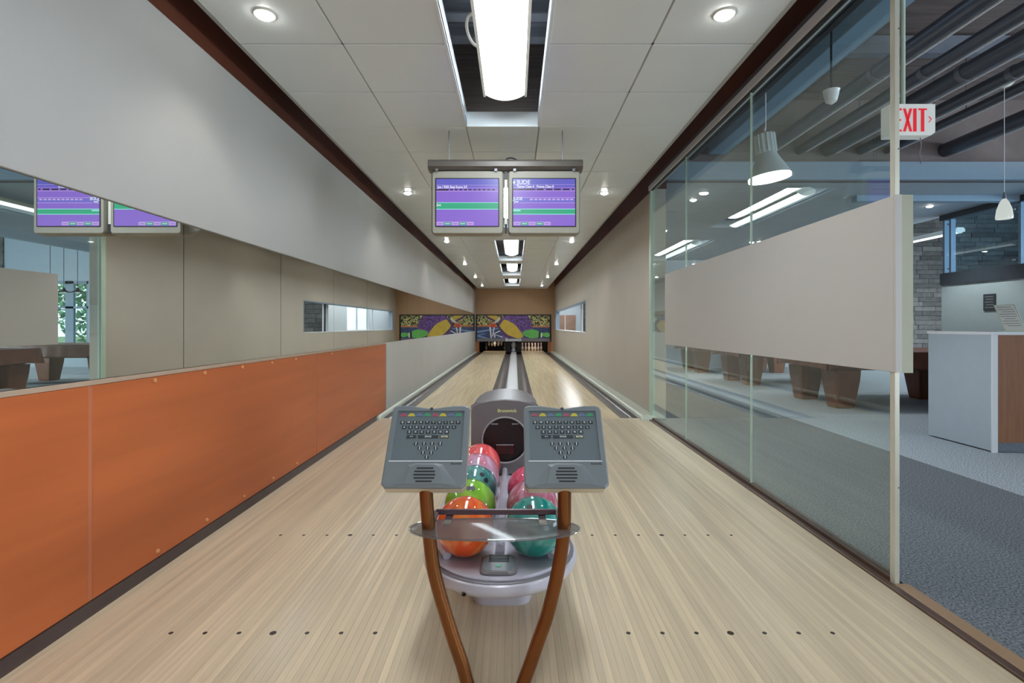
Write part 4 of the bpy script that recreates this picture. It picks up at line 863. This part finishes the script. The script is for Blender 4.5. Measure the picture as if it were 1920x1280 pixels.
letter([rc_(-1, 1, .86, 1), rc_(-.38, .38, -1, .86)], 2.642, .054)
obj('sign_arrow', tube(bmesh.new(), [(x1-.042, y0-.001, za+.122), (x1-.026, y0-.001, za+.103), (x1-.042, y0-.001, za+.084)], .003, 6), 'exit_red', es_)
obj('conduit', cyl(bmesh.new(), (2.545, 3.34, zb), (0, 0, 1), .014, 4.15-zb, 12), 'glass_edge', es_)
obj('test_cord', tube(bmesh.new(), smooth_path([(2.66, 3.34, za), (2.665, 3.34, za-.05), (2.655, 3.34, za-.1), (2.665, 3.34, za-.15), (2.66, 3.34, za-.17)]), .004, 6), 'alu_grey', es_)
# sensor hanging on a ceiling pipe
se = thing('motion_sensor', 'small white wedge-shaped motion sensor under the lounge ceiling pipes', 'sensor', (2.455, 3.95, H+1.75))
obj('sensor_body', lathe(bmesh.new(), [(.012, 0), (.04, .02), (.052, .07), (.056, .10), (.06, .105)], (2.455, 3.95, H+1.72), 20), 'desk_white', se, smooth=True)
obj('sensor_stem', cyl(bmesh.new(), (2.455, 3.95, H+1.82), (0, 0, 1), .008, 4.15-H-1.82, 8), 'dark_pipe', se)
# pipes, ducts and beam under the deck
Zp = H+2.3
for q, (ratio, r, lab) in enumerate(((1.43, .09, 'second from the glass partition'), (1.62, .07, 'third from the glass partition'), (1.78, .10, 'in the middle of the row'), (1.97, .075, 'above the glass pendant'), (2.12, .06, 'just past the glass pendant'), (2.45, .11, 'near the half wall'))):
    xx = ratio*2.3; r *= .8
    d_ = thing('ceiling_duct', 'round grey metal duct under the lounge deck, ' + lab, 'duct', (xx, 1.3, Zp), 'ducts under the lounge deck')
    obj('duct_tube', cyl(bmesh.new(), (xx, YN+.05, Zp), (0, 1, 0), r, 6.675-YN-.05, 20), 'duct', d_, smooth=True)
    obj('lit_edge_pipe', cyl(bmesh.new(), (xx+r*.75, YN+.05, Zp-r*.85), (0, 1, 0), .012, 6.62-YN-.1, 8), 'alu_bright', d_, smooth=True)  # pale pipe standing in for the light along the duct's lower edge
    for y in (-2, .2, 2.4, 4.6): obj('duct_collar', cyl(bmesh.new(), (xx, y, Zp), (0, 1, 0), r+.008, .05, 20), 'alu_grey', d_, smooth=True)
    for y in (-1, 2.5, 5.5): obj('strap_rod', cyl(bmesh.new(), (xx, y, Zp+r), (0, 0, 1), .005, 4.15-Zp-r, 6), 'alu_grey', d_)
bmz = H+2.22
tag(obj('ceiling_beam', BX(2.50, 2.74, YN+.05, 6.6, bmz, bmz+.22, bev=.01), 'beam_blue'), 'pale blue steel beam running along the glass partition', 'beam')
for k, xx in enumerate((1.99, 2.09, 2.19, 2.29)):
    tag(obj('cable_tray', BX(xx-.028, xx+.028, YN+.05, 6.6, H+2.06+.03*k, H+2.10+.03*k, bev=.006), 'dark_pipe'), 'narrow black cable tray under the deck, ' + ['next to the glass partition', 'second from the glass', 'third from the glass', 'fourth from the glass'][k], 'cable tray', 'black cable trays')
for y, jl in ((1.2, 'behind the doorway'), (3.2, 'above the exit sign'), (5.2, 'between the high bay lamp and the pale fascia')):
    tag(obj('deck_joist', BX(1.9, XS, y-.05, y+.05, 3.95, 4.128), 'joist'), 'steel joist under the dark lounge deck, ' + jl, 'joist', 'joists under the lounge deck')
# lounge ceiling lights
linear_light(3.95, 6.9, 9.15, ZL-.14, 'long white fluorescent light over the lounge close to the pale fascia', 'fluorescent lights in the lounge', 'cool_diffuser', .22, top=ZL-.024)
linear_light(3.95, 11.1, 13.5, ZL-.14, 'long white fluorescent light over the lounge close to the stone wall', 'fluorescent lights in the lounge', 'cool_diffuser', .22, top=ZL-.024)
linear_light(8.4, 9.6, 11.6, ZL-.16, 'long white fluorescent light hanging beyond the glass guard', 'fluorescent lights in the lounge', 'cool_diffuser', .14, top=4.976)
for i, (xx, yy, lab) in enumerate(((6.6, 8.1, 'above the pool table closest to the desk'), (2.7, 7.7, 'just past the pale fascia by the beige wall'), (3.0, 10.2, 'between the two long lounge lights'), (5.4, 11.6, 'above the middle pool table'), (2.9, 13.0, 'near the stone wall'), (5.6, 13.6, 'above the pool table by the back wall'), (10.4, 12.2, 'added to brighten the stone, in front of the garden window'), (12.6, 12.4, 'added to brighten the stone, in front of the stone cladding'), (13.4, 10.4, 'added to brighten the stone, beyond the glass guard'))):
    downlight(xx, yy, ZL if xx < 7.4 else 5.0, 'round lounge downlight ' + lab, 'recessed downlights in the lounge', 110 if xx < 7.4 else 320, (.95, .98, 1))  # the ones under the high ceiling are added to brighten the stone
# thin saucer pendants seen in the mirror
for i, (xx, lab) in enumerate(((8.32, 'the one beside the garden window'), (7.97, 'the middle one of three'), (7.62, 'the one beside the back pool table'))):
    t = thing('saucer_pendant', 'dark saucer pendant lamp under the high lounge ceiling, ' + lab, 'pendant lamp', (xx, 13.0, H+.86), 'saucer pendants in the lounge')
    obj('saucer', lathe(bmesh.new(), [(.16, 0), (.15, .008), (.07, .04), (.04, .065), (.025, .11), (.012, .12)], (xx, 13.0, H+.86), 28), 'dark_pipe', t, smooth=True)
    obj('bulb', lathe(bmesh.new(), [(.02, -.025), (.05, -.01), (.06, .0)], (xx, 13.0, H+.86), 20), 'pendant_glow', t, smooth=True)
    obj('cord', cyl(bmesh.new(), (xx, 13.0, H+.97), (0, 0, 1), .006, 4.995-H-.97, 8), 'dark_pipe', t)
